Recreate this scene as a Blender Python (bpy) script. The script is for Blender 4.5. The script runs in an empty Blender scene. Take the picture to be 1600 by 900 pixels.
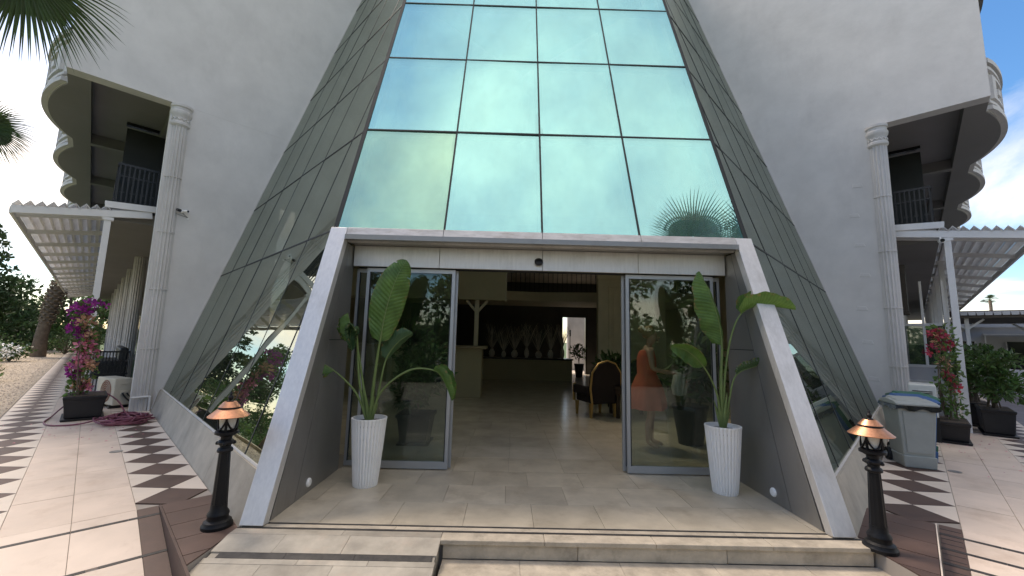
import bpy, bmesh, math, random
import numpy as np
from mathutils import Vector, Matrix
R = math.radians
S = bpy.context.scene
COL = S.collection
random.seed(7)

# ---------------------------------------------------------------- camera, sky, sun, exposure
cam_d = bpy.data.cameras.new('camera'); cam = bpy.data.objects.new('camera', cam_d); COL.objects.link(cam)
cam_d.sensor_width = 36; cam_d.lens = 36 * 639.83 / 1600; cam_d.clip_start = .05; cam_d.clip_end = 3000
cr, cu, cw = Vector((.99960832, -.01344505, .02454458)), Vector((-.02605185, -.12667842, .99160167)), Vector((.01022287, .99185271, .12697907))
cam.matrix_world = Matrix(((cr.x, cu.x, -cw.x, 0), (cr.y, cu.y, -cw.y, 0), (cr.z, cu.z, -cw.z, 1.6), (0, 0, 0, 1)))
S.camera = cam

SUN_EL, SUN_AZ = R(56), R(308)      # azimuth clockwise from +Y: behind the building, to the left
world = bpy.data.worlds.new('World'); S.world = world; world.use_nodes = True
wn, wl = world.node_tree.nodes, world.node_tree.links
wn.clear()
def wnode(t, **k):
    n = wn.new(t)
    for a, b in k.items(): setattr(n, a, b)
    return n
sky = wnode('ShaderNodeTexSky', sky_type='NISHITA', sun_disc=False)
sky.sun_elevation = SUN_EL; sky.sun_rotation = SUN_AZ; sky.air_density = 1.0; sky.dust_density = .6; sky.ozone_density = 3.0
tc = wnode('ShaderNodeTexCoord'); sx = wnode('ShaderNodeSeparateXYZ'); wl.new(tc.outputs['Generated'], sx.inputs[0])
mx = wnode('ShaderNodeMath', operation='MAXIMUM'); wl.new(sx.outputs['Z'], mx.inputs[0]); mx.inputs[1].default_value = 0
ad = wnode('ShaderNodeMath', operation='ADD'); wl.new(mx.outputs[0], ad.inputs[0]); ad.inputs[1].default_value = .22
dv = wnode('ShaderNodeVectorMath', operation='DIVIDE'); cx = wnode('ShaderNodeCombineXYZ')
for i in range(3): wl.new(ad.outputs[0], cx.inputs[i])
wl.new(tc.outputs['Generated'], dv.inputs[0]); wl.new(cx.outputs[0], dv.inputs[1])
mp = wnode('ShaderNodeMapping'); mp.inputs['Location'].default_value = (10.3, 3.2, 0); mp.inputs['Rotation'].default_value = (0, 0, R(40)); mp.inputs['Scale'].default_value = (.75, .9, .0); wl.new(dv.outputs[0], mp.inputs[0])
nz = wnode('ShaderNodeTexNoise'); nz.inputs['Scale'].default_value = 1.0; nz.inputs['Detail'].default_value = 9; nz.inputs['Roughness'].default_value = .56; nz.inputs['Distortion'].default_value = .3
wl.new(mp.outputs[0], nz.inputs['Vector'])
rp = wnode('ShaderNodeValToRGB'); rp.color_ramp.elements[0].position = .44; rp.color_ramp.elements[1].position = .68
rp.color_ramp.elements[0].color = (.02, .02, .02, 1); rp.color_ramp.elements[1].color = (.92, .92, .92, 1)
wl.new(nz.outputs['Fac'], rp.inputs[0])
mixc = wnode('ShaderNodeMixRGB'); wl.new(rp.outputs[0], mixc.inputs['Fac']); hs = wnode('ShaderNodeHueSaturation'); hs.inputs['Saturation'].default_value = 1.35; wl.new(sky.outputs[0], hs.inputs['Color']); wl.new(hs.outputs[0], mixc.inputs[1]); mixc.inputs[2].default_value = (8.4, 7.95, 7.3, 1)
bg = wnode('ShaderNodeBackground'); bg.inputs['Strength'].default_value = .088; wl.new(mixc.outputs[0], bg.inputs[0])
wo = wnode('ShaderNodeOutputWorld'); wl.new(bg.outputs[0], wo.inputs[0])

sun_d = bpy.data.lights.new('sun', 'SUN'); sun = bpy.data.objects.new('sun', sun_d); COL.objects.link(sun)
sun_d.energy = 1.5; sun_d.angle = R(22); sun_d.color = (1, .95, .88)
sdir = Vector((math.sin(SUN_AZ) * math.cos(SUN_EL), math.cos(SUN_AZ) * math.cos(SUN_EL), math.sin(SUN_EL)))
sun.rotation_euler = sdir.to_track_quat('Z', 'Y').to_euler()

S.view_settings.view_transform = 'Standard'; S.view_settings.look = 'None'; S.view_settings.exposure = 1.55; S.view_settings.gamma = 1
S.view_settings.use_curve_mapping = False
S.view_settings.use_white_balance = True; S.view_settings.white_balance_temperature = 7600; S.view_settings.white_balance_tint = 14    # camera set for open shade
S.render.engine = 'CYCLES'; S.cycles.use_denoising = True; S.cycles.max_bounces = 7; S.cycles.transparent_max_bounces = 12

# ---------------------------------------------------------------- materials
MATS = {}
def mat(name, c=(.5, .5, .5), r=.6, metal=0., var=.12, scale=2., bump=0., bscale=40., rnd=0., c2=None, spec=.5, island=0., transl=0., coat=0., stretch=None, rvar=0., stain=None):
    m = bpy.data.materials.new(name); m.use_nodes = True; MATS[name] = m
    n, l = m.node_tree.nodes, m.node_tree.links
    p = n['Principled BSDF']; p.inputs['Roughness'].default_value = r; p.inputs['Metallic'].default_value = metal
    p.inputs['Specular IOR Level'].default_value = spec; p.inputs['Coat Weight'].default_value = coat
    g = n.new('ShaderNodeNewGeometry'); vec = g.outputs['Position']
    if stretch:
        q = n.new('ShaderNodeMapping'); q.inputs['Scale'].default_value = stretch; l.new(vec, q.inputs[0]); vec = q.outputs[0]
    t = n.new('ShaderNodeTexNoise'); t.inputs['Scale'].default_value = scale; t.inputs['Detail'].default_value = 7; t.inputs['Roughness'].default_value = .62
    l.new(vec, t.inputs['Vector'])
    ramp = n.new('ShaderNodeValToRGB'); e = ramp.color_ramp.elements; e[0].position = .3; e[1].position = .72
    a = tuple(max(0, x * (1 - var)) for x in c); b = c2 if c2 else tuple(min(1, x * (1 + var)) for x in c)
    e[0].color = (*a, 1); e[1].color = (*b, 1); l.new(t.outputs['Fac'], ramp.inputs[0]); out = ramp.outputs[0]
    if stain:                                               # blotches and runs with a shape of their own
        scol, sscale, samt, sst = stain
        qm = n.new('ShaderNodeMapping'); qm.inputs['Scale'].default_value = sst; l.new(g.outputs['Position'], qm.inputs[0])
        ts = n.new('ShaderNodeTexNoise'); ts.inputs['Scale'].default_value = sscale; ts.inputs['Detail'].default_value = 9; ts.inputs['Roughness'].default_value = .7; l.new(qm.outputs[0], ts.inputs['Vector'])
        rs = n.new('ShaderNodeMapRange'); rs.inputs['From Min'].default_value = .52; rs.inputs['From Max'].default_value = .74; rs.inputs['To Max'].default_value = samt; l.new(ts.outputs['Fac'], rs.inputs[0])
        mxs = n.new('ShaderNodeMixRGB'); mxs.inputs[2].default_value = (*scol, 1); l.new(rs.outputs[0], mxs.inputs[0]); l.new(out, mxs.inputs[1]); out = mxs.outputs[0]
    for amt, sock in ((rnd, 'obj'), (island, 'isl')):
        if amt:
            src = n.new('ShaderNodeObjectInfo').outputs['Random'] if sock == 'obj' else g.outputs['Random Per Island']
            mr = n.new('ShaderNodeMapRange'); mr.inputs['To Min'].default_value = 1 - amt; mr.inputs['To Max'].default_value = 1 + amt; l.new(src, mr.inputs[0])
            h = n.new('ShaderNodeHueSaturation'); l.new(mr.outputs[0], h.inputs['Value']); l.new(out, h.inputs['Color']); out = h.outputs[0]
            if sock == 'isl':
                m2 = n.new('ShaderNodeMapRange'); m2.inputs['To Min'].default_value = .5 - amt * .05; m2.inputs['To Max'].default_value = .5 + amt * .05; l.new(src, m2.inputs[0]); l.new(m2.outputs[0], h.inputs['Hue'])
    l.new(out, p.inputs['Base Color'])
    if rvar:
        mr = n.new('ShaderNodeMapRange'); mr.inputs['To Min'].default_value = max(.02, r - rvar); mr.inputs['To Max'].default_value = r + rvar; l.new(t.outputs['Fac'], mr.inputs[0]); l.new(mr.outputs[0], p.inputs['Roughness'])
    if bump:
        t2 = n.new('ShaderNodeTexNoise'); t2.inputs['Scale'].default_value = bscale; t2.inputs['Detail'].default_value = 5; l.new(vec, t2.inputs['Vector'])
        bp = n.new('ShaderNodeBump'); bp.inputs['Strength'].default_value = bump; bp.inputs['Distance'].default_value = .02; l.new(t2.outputs['Fac'], bp.inputs['Height']); l.new(bp.outputs[0], p.inputs['Normal'])
    if transl:
        tr = n.new('ShaderNodeBsdfTranslucent'); l.new(out, tr.inputs[0]); ms = n.new('ShaderNodeMixShader'); ms.inputs[0].default_value = transl
        l.new(p.outputs[0], ms.inputs[1]); l.new(tr.outputs[0], ms.inputs[2]); l.new(ms.outputs[0], n['Material Output'].inputs[0])
    return m

def glass(name, refl, trans, fac, rough=.015, dirt=.06, dirtc=(.5, .55, .5), fres=False, wav=.02, fmax=.95):
    m = bpy.data.materials.new(name); m.use_nodes = True; MATS[name] = m
    n, l = m.node_tree.nodes, m.node_tree.links; n.clear()
    o = n.new('ShaderNodeOutputMaterial'); gl = n.new('ShaderNodeBsdfGlossy'); gl.inputs['Roughness'].default_value = rough; gl.inputs['Color'].default_value = (*refl, 1)
    tr = n.new('ShaderNodeBsdfTransparent'); tr.inputs[0].default_value = (*trans, 1)
    ms = n.new('ShaderNodeMixShader'); l.new(tr.outputs[0], ms.inputs[1]); l.new(gl.outputs[0], ms.inputs[2])
    g = n.new('ShaderNodeNewGeometry')
    if fres:
        lw = n.new('ShaderNodeLayerWeight'); lw.inputs['Blend'].default_value = .35
        mr = n.new('ShaderNodeMapRange'); mr.inputs['To Min'].default_value = fac; mr.inputs['To Max'].default_value = fmax; l.new(lw.outputs['Fresnel'], mr.inputs[0]); l.new(mr.outputs[0], ms.inputs[0])
    else: ms.inputs[0].default_value = fac
    t0 = n.new('ShaderNodeTexNoise'); t0.inputs['Scale'].default_value = .9; t0.inputs['Detail'].default_value = 1; l.new(g.outputs['Position'], t0.inputs['Vector'])
    bp = n.new('ShaderNodeBump'); bp.inputs['Strength'].default_value = wav; bp.inputs['Distance'].default_value = .3; l.new(t0.outputs['Fac'], bp.inputs['Height']); l.new(bp.outputs[0], gl.inputs['Normal'])
    df = n.new('ShaderNodeBsdfDiffuse'); df.inputs[0].default_value = (*dirtc, 1)
    q = n.new('ShaderNodeMapping'); q.inputs['Scale'].default_value = (1, 1, .45); l.new(g.outputs['Position'], q.inputs[0])
    t = n.new('ShaderNodeTexNoise'); t.inputs['Scale'].default_value = 1.6; t.inputs['Detail'].default_value = 9; t.inputs['Roughness'].default_value = .66; l.new(q.outputs[0], t.inputs['Vector'])
    rm = n.new('ShaderNodeMapRange'); rm.inputs['From Min'].default_value = .35; rm.inputs['From Max'].default_value = .75; rm.inputs['To Min'].default_value = dirt * .25; rm.inputs['To Max'].default_value = dirt; l.new(t.outputs['Fac'], rm.inputs[0])
    m2 = n.new('ShaderNodeMixShader'); l.new(rm.outputs[0], m2.inputs[0]); l.new(ms.outputs[0], m2.inputs[1]); l.new(df.outputs[0], m2.inputs[2]); l.new(m2.outputs[0], o.inputs[0])
    return m

mat('stucco', (.66, .64, .615), .9, var=.08, scale=1.4, bump=.22, bscale=5, stain=((.50, .48, .46), 1.6, .34, (1, 1, .4)))
mat('trim', (.62, .595, .57), .8, var=.06, scale=1.5, bump=.1, bscale=30, stain=((.38, .36, .33), 2.2, .5, (1, 1, .3)))
mat('soffit', (.24, .23, .22), .9, var=.06, scale=.8, bump=.1)  # base colour darkened to hold the shade under the overhangs
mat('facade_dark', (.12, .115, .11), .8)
mat('window_dark', (.015, .016, .018), .12, var=.2)
mat('white_paint', (.78, .77, .75), .55, var=.05, scale=3, bump=.05)
mat('slat_white', (.80, .79, .77), .5, var=.06, scale=2, rnd=.04, transl=.5)
mat('black_iron', (.012, .012, .013), .45, var=.2)
mat('lamp_black', (.006, .006, .007), .5, var=.25, scale=12, bump=.12, bscale=60, spec=.3)
mat('copper', (.56, .28, .17), .42, 1, var=.18, scale=9, stretch=(6, 6, .6), rvar=.1)
mat('lamp_glass', (.55, .55, .50), .25, var=.1)
mat('aluminium', (.76, .745, .72), .48, .6, var=.07, scale=7, bump=.04, bscale=8, stretch=(5, 5, .5), rvar=.08, stain=((.50, .48, .44), 3.5, .6, (1, 1, .35)))
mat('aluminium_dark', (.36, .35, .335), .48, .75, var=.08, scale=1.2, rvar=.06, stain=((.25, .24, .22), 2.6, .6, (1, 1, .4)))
mat('lintel_metal', (.60, .575, .54), .5, .5, stain=((.34, .29, .23), 6, .7, (1, 1, 3)), var=.2, scale=5, stretch=(1, 1, 4), rvar=.1)
mat('door_frame', (.46, .475, .49), .42, .6, var=.06)
mat('joint_dark', (.02, .024, .024), .7)
mat('inner_frame', (.5, .55, .55), .6)
mat('stone_plinth', (.40, .365, .305), .75, var=.22, scale=2.6, bump=.35, bscale=9, rnd=.06, stretch=(1, 1, 1.0))
mat('stone_floor', (.50, .435, .33), .42, var=.16, scale=3.6, bump=.05, bscale=20, rnd=.09, rvar=.12, stain=((.27, .21, .14), 3.0, .55, (1, 1, 1)))
mat('lobby_tile', (.62, .545, .43), .2, var=.14, scale=2.5, rnd=.06)
mat('stone_step', (.50, .43, .33), .7, var=.24, scale=6, bump=.3, bscale=25, rnd=.07, stain=((.22, .18, .13), 4.5, .7, (1, 1, 1)))
mat('ramp_stone', (.38, .34, .275), .55, var=.28, scale=4.2, bump=.15, bscale=14, rnd=.12, stain=((.52, .40, .30), 2.2, .6, (1, 1, 1)))
mat('strip_black', (.025, .025, .028), .6, var=.4, scale=14, c2=(.06, .055, .05))
mat('tile_cream', (.68, .555, .455), .5, var=.10, scale=2.2, rnd=.05, rvar=.1, bump=.04, stain=((.48, .36, .27), 2.4, .7, (1, 1, 1)))
mat('tile_pale', (.72, .62, .52), .5, var=.09, scale=3, rnd=.06, stain=((.5, .40, .31), 3, .5, (1, 1, 1)))
mat('tile_brown', (.095, .056, .044), .55, var=.2, scale=5, rnd=.14, rvar=.12, bump=.05)
mat('grout', (.34, .30, .26), .9)
mat('gravel_bed', (.50, .42, .33), .95, var=.4, scale=38, bump=1.0, bscale=55)
mat('pebble', (.52, .44, .36), .9, var=.25, scale=4, island=.35)
mat('soil', (.07, .05, .035), .95, var=.4, scale=12, bump=.6)
mat('grass', (.06, .10, .03), .9, var=.4, scale=6, bump=.8, bscale=30)
mat('asphalt', (.17, .165, .185), .85, var=.18, scale=3, bump=.3, bscale=60)
mat('drive', (.16, .145, .13), .9, var=.2, scale=1.5, bump=.2)
mat('leaf_bird', (.07, .16, .03), .38, var=.22, scale=6, spec=.5, transl=.25, c2=(.13, .25, .05))
mat('leaf_bird_dark', (.05, .11, .04), .4, var=.2, scale=6, transl=.15)
mat('stem_green', (.14, .20, .06), .5, var=.2, scale=8)
mat('leaf_shrub', (.075, .14, .035), .45, var=.2, scale=5, island=.45, transl=.3)
mat('leaf_dark', (.085, .15, .045), .55, var=.25, scale=3, island=.5, transl=.2)
mat('leaf_conifer', (.062, .108, .044), .65, var=.3, scale=2, island=.4, transl=.15)
mat('leaf_light', (.12, .20, .05), .5, var=.25, scale=3, island=.45, transl=.3)
mat('leaf_palm', (.050, .085, .028), .5, var=.2, scale=3, island=.35, transl=.2)
mat('bract_purple', (.36, .03, .28), .6, var=.2, scale=9, island=.35, transl=.35)
mat('bract_pink', (.74, .25, .36), .6, var=.2, scale=9, island=.35, transl=.35)
mat('bract_red', (.55, .06, .12), .6, var=.2, scale=9, island=.35, transl=.35)
mat('bract_peach', (.74, .42, .28), .6, var=.2, scale=9, island=.3, transl=.35)
mat('bark', (.16, .12, .085), .95, var=.35, scale=9, bump=.8, bscale=25)
mat('palm_bark', (.20, .15, .11), .95, var=.35, scale=7, bump=.6, bscale=18, rnd=.2)
mat('pot_white', (.88, .87, .84), .5, var=.03, scale=5)
mat('pot_black', (.016, .017, .019), .5, var=.25, scale=6)
mat('ac_cream', (.60, .56, .46), .55, var=.08, scale=4)
mat('ac_white', (.66, .68, .64), .55, var=.06, scale=4)
mat('hose', (.20, .055, .085), .45, var=.25, scale=10)
mat('pipe_white', (.7, .7, .68), .5)
mat('bin_grey', (.36, .385, .36), .5, var=.08, scale=6)
mat('bin_blue', (.03, .11, .28), .5, var=.1)
mat('bin_green', (.03, .14, .085), .5, var=.1)
mat('bag_black', (.008, .008, .009), .25, var=.2)
mat('khaki', (.48, .43, .28), .8, var=.06)
mat('khaki_light', (.70, .64, .47), .7, var=.08)
mat('lobby_ceiling', (.6, .57, .5), .9)
mat('counter_top', (.40, .32, .20), .35, var=.15)
mat('dark_wood', (.03, .02, .014), .35, var=.3, scale=8)
mat('gold_trim', (.55, .38, .15), .4, .7, var=.2)
mat('velvet', (.018, .012, .012), .85, var=.3)
mat('twig', (.62, .58, .52), .8, var=.2, island=.3)
mat('ceramic', (.72, .70, .66), .4, var=.1, island=.2)
mat('outdoor_white', (.5, .5, .5), .8)
mat('skin', (.62, .36, .25), .5, var=.06)
mat('hair_blonde', (.36, .22, .10), .6, var=.2, scale=25)
mat('dress_coral', (.80, .155, .085), .75, var=.12, scale=7, bump=.1, bscale=12)
mat('bag_pale', (.50, .56, .50), .6, var=.1)
mat('roof_canopy', (.13, .085, .07), .8, var=.25, scale=3)
mat('roof_under', (.16, .14, .12), .8)
mat('wall_far', (.60, .595, .60), .85, var=.05)
mat('hill', (.10, .125, .085), .95, var=.3, scale=.05)
mat('terracotta', (.30, .14, .09), .85, var=.2)
mat('chair_blue', (.06, .12, .22), .6)
glass('glass_front', (.42, .88, .92), (1, 1, .94), .62, .004, .26, (.36, .64, .60), wav=.010)
glass('glass_front_green', (.46, .84, .72), (1, 1, .92), .62, .02, .36, (.40, .60, .50), wav=.006)
glass('glass_side', (.50, .545, .49), (1, 1, .93), .82, .01, .05, (.3, .34, .28), wav=.012)  # front and side tints differ: mirrored brightness is put into their colour
glass('glass_door', (.75, .80, .78), (.82, .86, .84), .04, .006, .010, (.3, .3, .28), fres=True, wav=0, fmax=.3)
glass('glass_added_cap', (.6, .65, .66), (1, .98, .92), .1, .02, .02, fres=True)
glass('glass_window', (.6, .65, .66), (.35, .38, .38), .2, .02, .03, fres=True)
for k in ('leaf_bird', 'leaf_bird_dark'):                    # side veins and dry edges follow the leaf's own coordinates
    n, l = MATS[k].node_tree.nodes, MATS[k].node_tree.links; uv = n.new('ShaderNodeUVMap'); sp = n.new('ShaderNodeSeparateXYZ'); l.new(uv.outputs[0], sp.inputs[0])
    def mth(op, a, b=None):
        q = n.new('ShaderNodeMath'); q.operation = op
        for i, v in enumerate((a, b)):
            if v is None: continue
            if isinstance(v, (int, float)): q.inputs[i].default_value = v
            else: l.new(v, q.inputs[i])
        return q.outputs[0]
    ab = mth('ABSOLUTE', sp.outputs['X']); ph = mth('MULTIPLY', mth('SUBTRACT', sp.outputs['Y'], mth('MULTIPLY', ab, .10)), 150.); sv = mth('SINE', ph)
    p = n['Principled BSDF']; src = p.inputs['Base Color'].links[0].from_socket
    hv = n.new('ShaderNodeHueSaturation'); l.new(src, hv.inputs['Color']); l.new(mth('ADD', mth('MULTIPLY', sv, .09), 1.), hv.inputs['Value'])
    tn = n.new('ShaderNodeTexNoise'); tn.inputs['Scale'].default_value = 22; ge = n.new('ShaderNodeNewGeometry'); l.new(ge.outputs['Position'], tn.inputs['Vector'])
    ed = n.new('ShaderNodeMapRange'); ed.inputs['From Min'].default_value = 1.44; ed.inputs['From Max'].default_value = 1.62; l.new(mth('ADD', ab, tn.outputs['Fac']), ed.inputs[0])
    mb_ = n.new('ShaderNodeMixRGB'); mb_.inputs[2].default_value = (.24, .17, .06, 1); l.new(ed.outputs[0], mb_.inputs[0]); l.new(hv.outputs[0], mb_.inputs[1])
    for o in list(src.links):
        if o.to_node != hv: l.new(mb_.outputs[0], o.to_socket)
    bp = n.new('ShaderNodeBump'); bp.inputs['Strength'].default_value = .35; bp.inputs['Distance'].default_value = .004; l.new(sv, bp.inputs['Height']); l.new(bp.outputs[0], p.inputs['Normal'])
def M_(k): return MATS[k]

# ---------------------------------------------------------------- mesh helpers
s2 = math.sqrt(.5)
XC, W0, YB, TH = .411, 2.5505, 3.6976, 1.1599
COT = math.cos(TH) / math.sin(TH)
def SL(a, b, z): return Vector((s2 * (b - a), s2 * (a + b), z))                 # left wing frame: a runs along the wing, b towards the middle
def SR(a, b, z): v = SL(a, b, z); v.x = 2 * XC - v.x; return v                   # the right wing mirrors it
SIDE = {'left': SL, 'right': SR}

class MB:
    def __init__(s, xf=None): s.v = []; s.f = []; s.xf = xf; s.smooth = False
    def add(s, vs, fs):
        o = len(s.v)
        s.v += [tuple(s.xf(*p)) if s.xf else tuple(p) for p in vs]
        s.f += [tuple(i + o for i in f) for f in fs]; return s
    def box(s, x0, x1, y0, y1, z0, z1):
        return s.add([(x0, y0, z0), (x1, y0, z0), (x1, y1, z0), (x0, y1, z0), (x0, y0, z1), (x1, y0, z1), (x1, y1, z1), (x0, y1, z1)],
                     [(0, 3, 2, 1), (4, 5, 6, 7), (0, 1, 5, 4), (1, 2, 6, 5), (2, 3, 7, 6), (3, 0, 4, 7)])
    def hexa(s, lo, hi):
        n = len(lo)
        return s.add(list(lo) + list(hi), [tuple(range(n - 1, -1, -1)), tuple(range(n, 2 * n))] + [(i, (i + 1) % n, n + (i + 1) % n, n + i) for i in range(n)])
    def slab(s, pts, off):
        pts = [Vector(p) for p in pts]; off = Vector(off); return s.hexa([p + off for p in pts], pts)
    def bar(s, p, q, w, h=None, up=(0, 0, 1)):
        p, q = Vector(p), Vector(q); d = (q - p).normalized(); h = h or w
        r = d.cross(Vector(up)); r = (r if r.length > 1e-4 else d.cross(Vector((1, 0, 0)))).normalized(); u = r.cross(d)
        c = [(-1, -1), (1, -1), (1, 1), (-1, 1)]
        return s.hexa([p + r * (w / 2 * a) + u * (h / 2 * b) for a, b in c], [q + r * (w / 2 * a) + u * (h / 2 * b) for a, b in c])
    def tube(s, pts, rad, n=8, cap=True):
        pts = [Vector(p) for p in pts]; k = len(pts); s.smooth = True
        if not hasattr(rad, '__len__'): rad = [rad] * k
        vs = []; r = None
        for i in range(k):
            d = (pts[min(i + 1, k - 1)] - pts[max(i - 1, 0)]).normalized()
            if r is None: r = d.orthogonal().normalized()
            r = (r - d * r.dot(d)); r = r.normalized() if r.length > 1e-5 else d.orthogonal().normalized()
            u = d.cross(r)
            vs += [pts[i] + (r * math.cos(2 * math.pi * j / n) + u * math.sin(2 * math.pi * j / n)) * rad[i] for j in range(n)]
        fs = [(i * n + j, i * n + (j + 1) % n, (i + 1) * n + (j + 1) % n, (i + 1) * n + j) for i in range(k - 1) for j in range(n)]
        if cap: fs += [tuple(range(n - 1, -1, -1)), tuple(range((k - 1) * n, k * n))]
        return s.add(vs, fs)
    def lathe(s, prof, c=(0, 0), n=24, flute=0, fd=.1, z0=0.):
        s.smooth = True; k = len(prof); vs = []
        for r, z in prof:
            for j in range(n):
                a = 2 * math.pi * j / n; q = r * (1 - (fd * (.5 - .5 * math.cos(a * flute)) if flute else 0))
                vs.append((c[0] + q * math.cos(a), c[1] + q * math.sin(a), z + z0))
        fs = [(i * n + j, i * n + (j + 1) % n, (i + 1) * n + (j + 1) % n, (i + 1) * n + j) for i in range(k - 1) for j in range(n)]
        fs += [tuple(range(n - 1, -1, -1)), tuple(range((k - 1) * n, k * n))]
        return s.add(vs, fs)
    def build(s, name, m, parent=None, bevel=0., recalc=True, sharp=40, origin=None):
        me = bpy.data.meshes.new(name)
        V = np.array(s.v, dtype=float); lo, hi = V.min(0), V.max(0)
        o = Vector(origin) if origin is not None else Vector(((lo[0] + hi[0]) / 2, (lo[1] + hi[1]) / 2, lo[2]))
        me.from_pydata((V - np.array(o)).tolist(), [], s.f)
        if recalc:
            b = bmesh.new(); b.from_mesh(me); bmesh.ops.recalc_face_normals(b, faces=b.faces); b.to_mesh(me); b.free()
        if s.smooth: me.shade_smooth(); me.set_sharp_from_angle(angle=R(sharp))
        me.materials.append(MATS[m] if isinstance(m, str) else m)
        ob = bpy.data.objects.new(name, me); COL.objects.link(ob); ob.location = o
        if parent:
            ob.parent = parent; ob.matrix_parent_inverse = Matrix.Translation(-wloc(parent))
        if bevel:
            bm = ob.modifiers.new('bevel', 'BEVEL'); bm.width = bevel; bm.segments = 2; bm.limit_method = 'ANGLE'
        return ob
WLOC = {}
def wloc(o):
    return o.location if not o.parent else o.location      # locations are world positions (parents only translate)
def tag(o, label=None, cat=None, group=None, kind=None):
    for k, v in (('label', label), ('category', cat), ('group', group), ('kind', kind)):
        if v: o[k] = v
    return o
def empty(name, loc, label=None, cat=None, group=None):
    e = bpy.data.objects.new(name, None); COL.objects.link(e); e.location = loc; e.empty_display_size = .2
    return tag(e, label, cat, group)
def clip(poly, n, d):
    """keep the part of a 2-D polygon where n.p >= d"""
    out = []
    for i, p in enumerate(poly):
        q = poly[(i + 1) % len(poly)]; a = n[0] * p[0] + n[1] * p[1] - d; b = n[0] * q[0] + n[1] * q[1] - d
        if a >= 0: out.append(p)
        if (a > 0) != (b > 0) and abs(a - b) > 1e-9:
            t = a / (a - b)
            if 1e-6 < t < 1 - 1e-6: out.append((p[0] + t * (q[0] - p[0]), p[1] + t * (q[1] - p[1])))
    return out
def inset(poly, g):
    """shrink a convex polygon by g on every edge"""
    ar = sum(poly[i][0] * poly[(i + 1) % len(poly)][1] - poly[(i + 1) % len(poly)][0] * poly[i][1] for i in range(len(poly)))
    sg = 1 if ar > 0 else -1; out = list(poly)
    for i, p in enumerate(poly):
        q = poly[(i + 1) % len(poly)]; e = (q[0] - p[0], q[1] - p[1]); L = math.hypot(*e)
        if L < 1e-6: continue
        n = (-e[1] / L * sg, e[0] / L * sg); out = clip(out, n, n[0] * p[0] + n[1] * p[1] + g)
        if len(out) < 3: return []
    return out
rng = np.random.default_rng(11)
def leaves(mb, cen, rad, n, size, asp=.45, up=.2, shell=.55, rr=None, jit=.35):
    """n folded leaf faces spread through ellipsoids (cen, rad lists)"""
    rr = rr or rng; cen = np.array(cen, float); rad = np.array(rad, float)
    if rad.ndim == 1: rad = np.stack([rad] * 3, 1)
    w = (rad ** 2).prod(1) ** .33; idx = rr.choice(len(cen), n, p=w / w.sum())
    d = rr.normal(size=(n, 3)); d /= np.linalg.norm(d, axis=1)[:, None]
    u = (shell + (1 - shell) * rr.random(n)) ** .8 * (1 + .12 * rr.normal(size=n))
    P = cen[idx] + d * rad[idx] * u[:, None]
    ax = d * .7 + rr.normal(size=(n, 3)) * .6 + np.array([0, 0, up]); ax /= np.linalg.norm(ax, axis=1)[:, None]
    sd = np.cross(ax, rr.normal(size=(n, 3))); sd /= np.linalg.norm(sd, axis=1)[:, None] + 1e-9
    nm = np.cross(ax, sd); L = size * (1 + jit * (rr.random(n) * 2 - 1))[:, None]
    b, t = P, P + ax * L - nm * L * .15
    m1, m2 = P + ax * L * .45 + sd * L * asp * .5 + nm * L * .1, P + ax * L * .45 - sd * L * asp * .5 + nm * L * .1
    o = len(mb.v); V = np.stack([b, m1, t, m2], 1).reshape(-1, 3); mb.v += V.tolist()
    mb.f += [(o + 4 * i, o + 4 * i + 1, o + 4 * i + 2, o + 4 * i + 3) for i in range(n)]
    return mb
def bez(p0, p1, p2, n=10):
    p0, p1, p2 = Vector(p0), Vector(p1), Vector(p2)
    return [p0 * (1 - t) ** 2 + p1 * 2 * t * (1 - t) + p2 * t * t for t in [i / n for i in range(n + 1)]]

# ---------------------------------------------------------------- ground and paving
def sheet(name, pts, m, xf=None, thick=.25):
    mb = MB(xf); mb.hexa([(p[0], p[1], p[2] - thick) for p in pts], pts); return tag(mb.build(name, m), kind='structure')
sheet('ground', [(-900, -900, -.42), (900, -900, -.42), (900, 900, -.42), (-900, 900, -.42)], 'grass', thick=.1)
sheet('driveway', [(-14, -30, -.36), (16, -30, -.36), (16, 6, -.36), (-14, 6, -.36)], 'drive', thick=.05)
sheet('gravel_path', [(2.5, -2.3, -.035), (60, -3.4, -.035), (60, -.97, -.035), (2.5, -.97, -.035)], 'gravel_bed', SL)
sheet('garden_lawn', [(2.5, -30, -.05), (110, -45, -.05), (110, -3.4, -.05), (2.5, -2.3, -.05)], 'grass', SL)
sheet('road', [(2.5, -14, -.07), (120, -14, -.07), (120, -1.06, -.07), (2.5, -1.06, -.07)], 'asphalt', SR)
pm = MB(SL)                                                # loose pebbles on the near gravel
for i in range(5200):
    a = 9 + 26 * random.random() ** 1.6; b = -.99 - random.random() * (1.3 + .02 * a); q = .012 + .016 * random.random(); z = -.035
    h = random.random() * 6.3; c, t = math.cos(h) * q, math.sin(h) * q
    pm.add([(a + c, b + t, z), (a - t, b + c, z), (a - c, b - t, z), (a + t, b - c, z), (a, b, z + q * .8)], [(0, 1, 4), (1, 2, 4), (2, 3, 4), (3, 0, 4)])
tag(pm.build('gravel', 'pebble', recalc=False), 'loose beige gravel along the left garden edge', 'gravel', kind='stuff')

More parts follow.
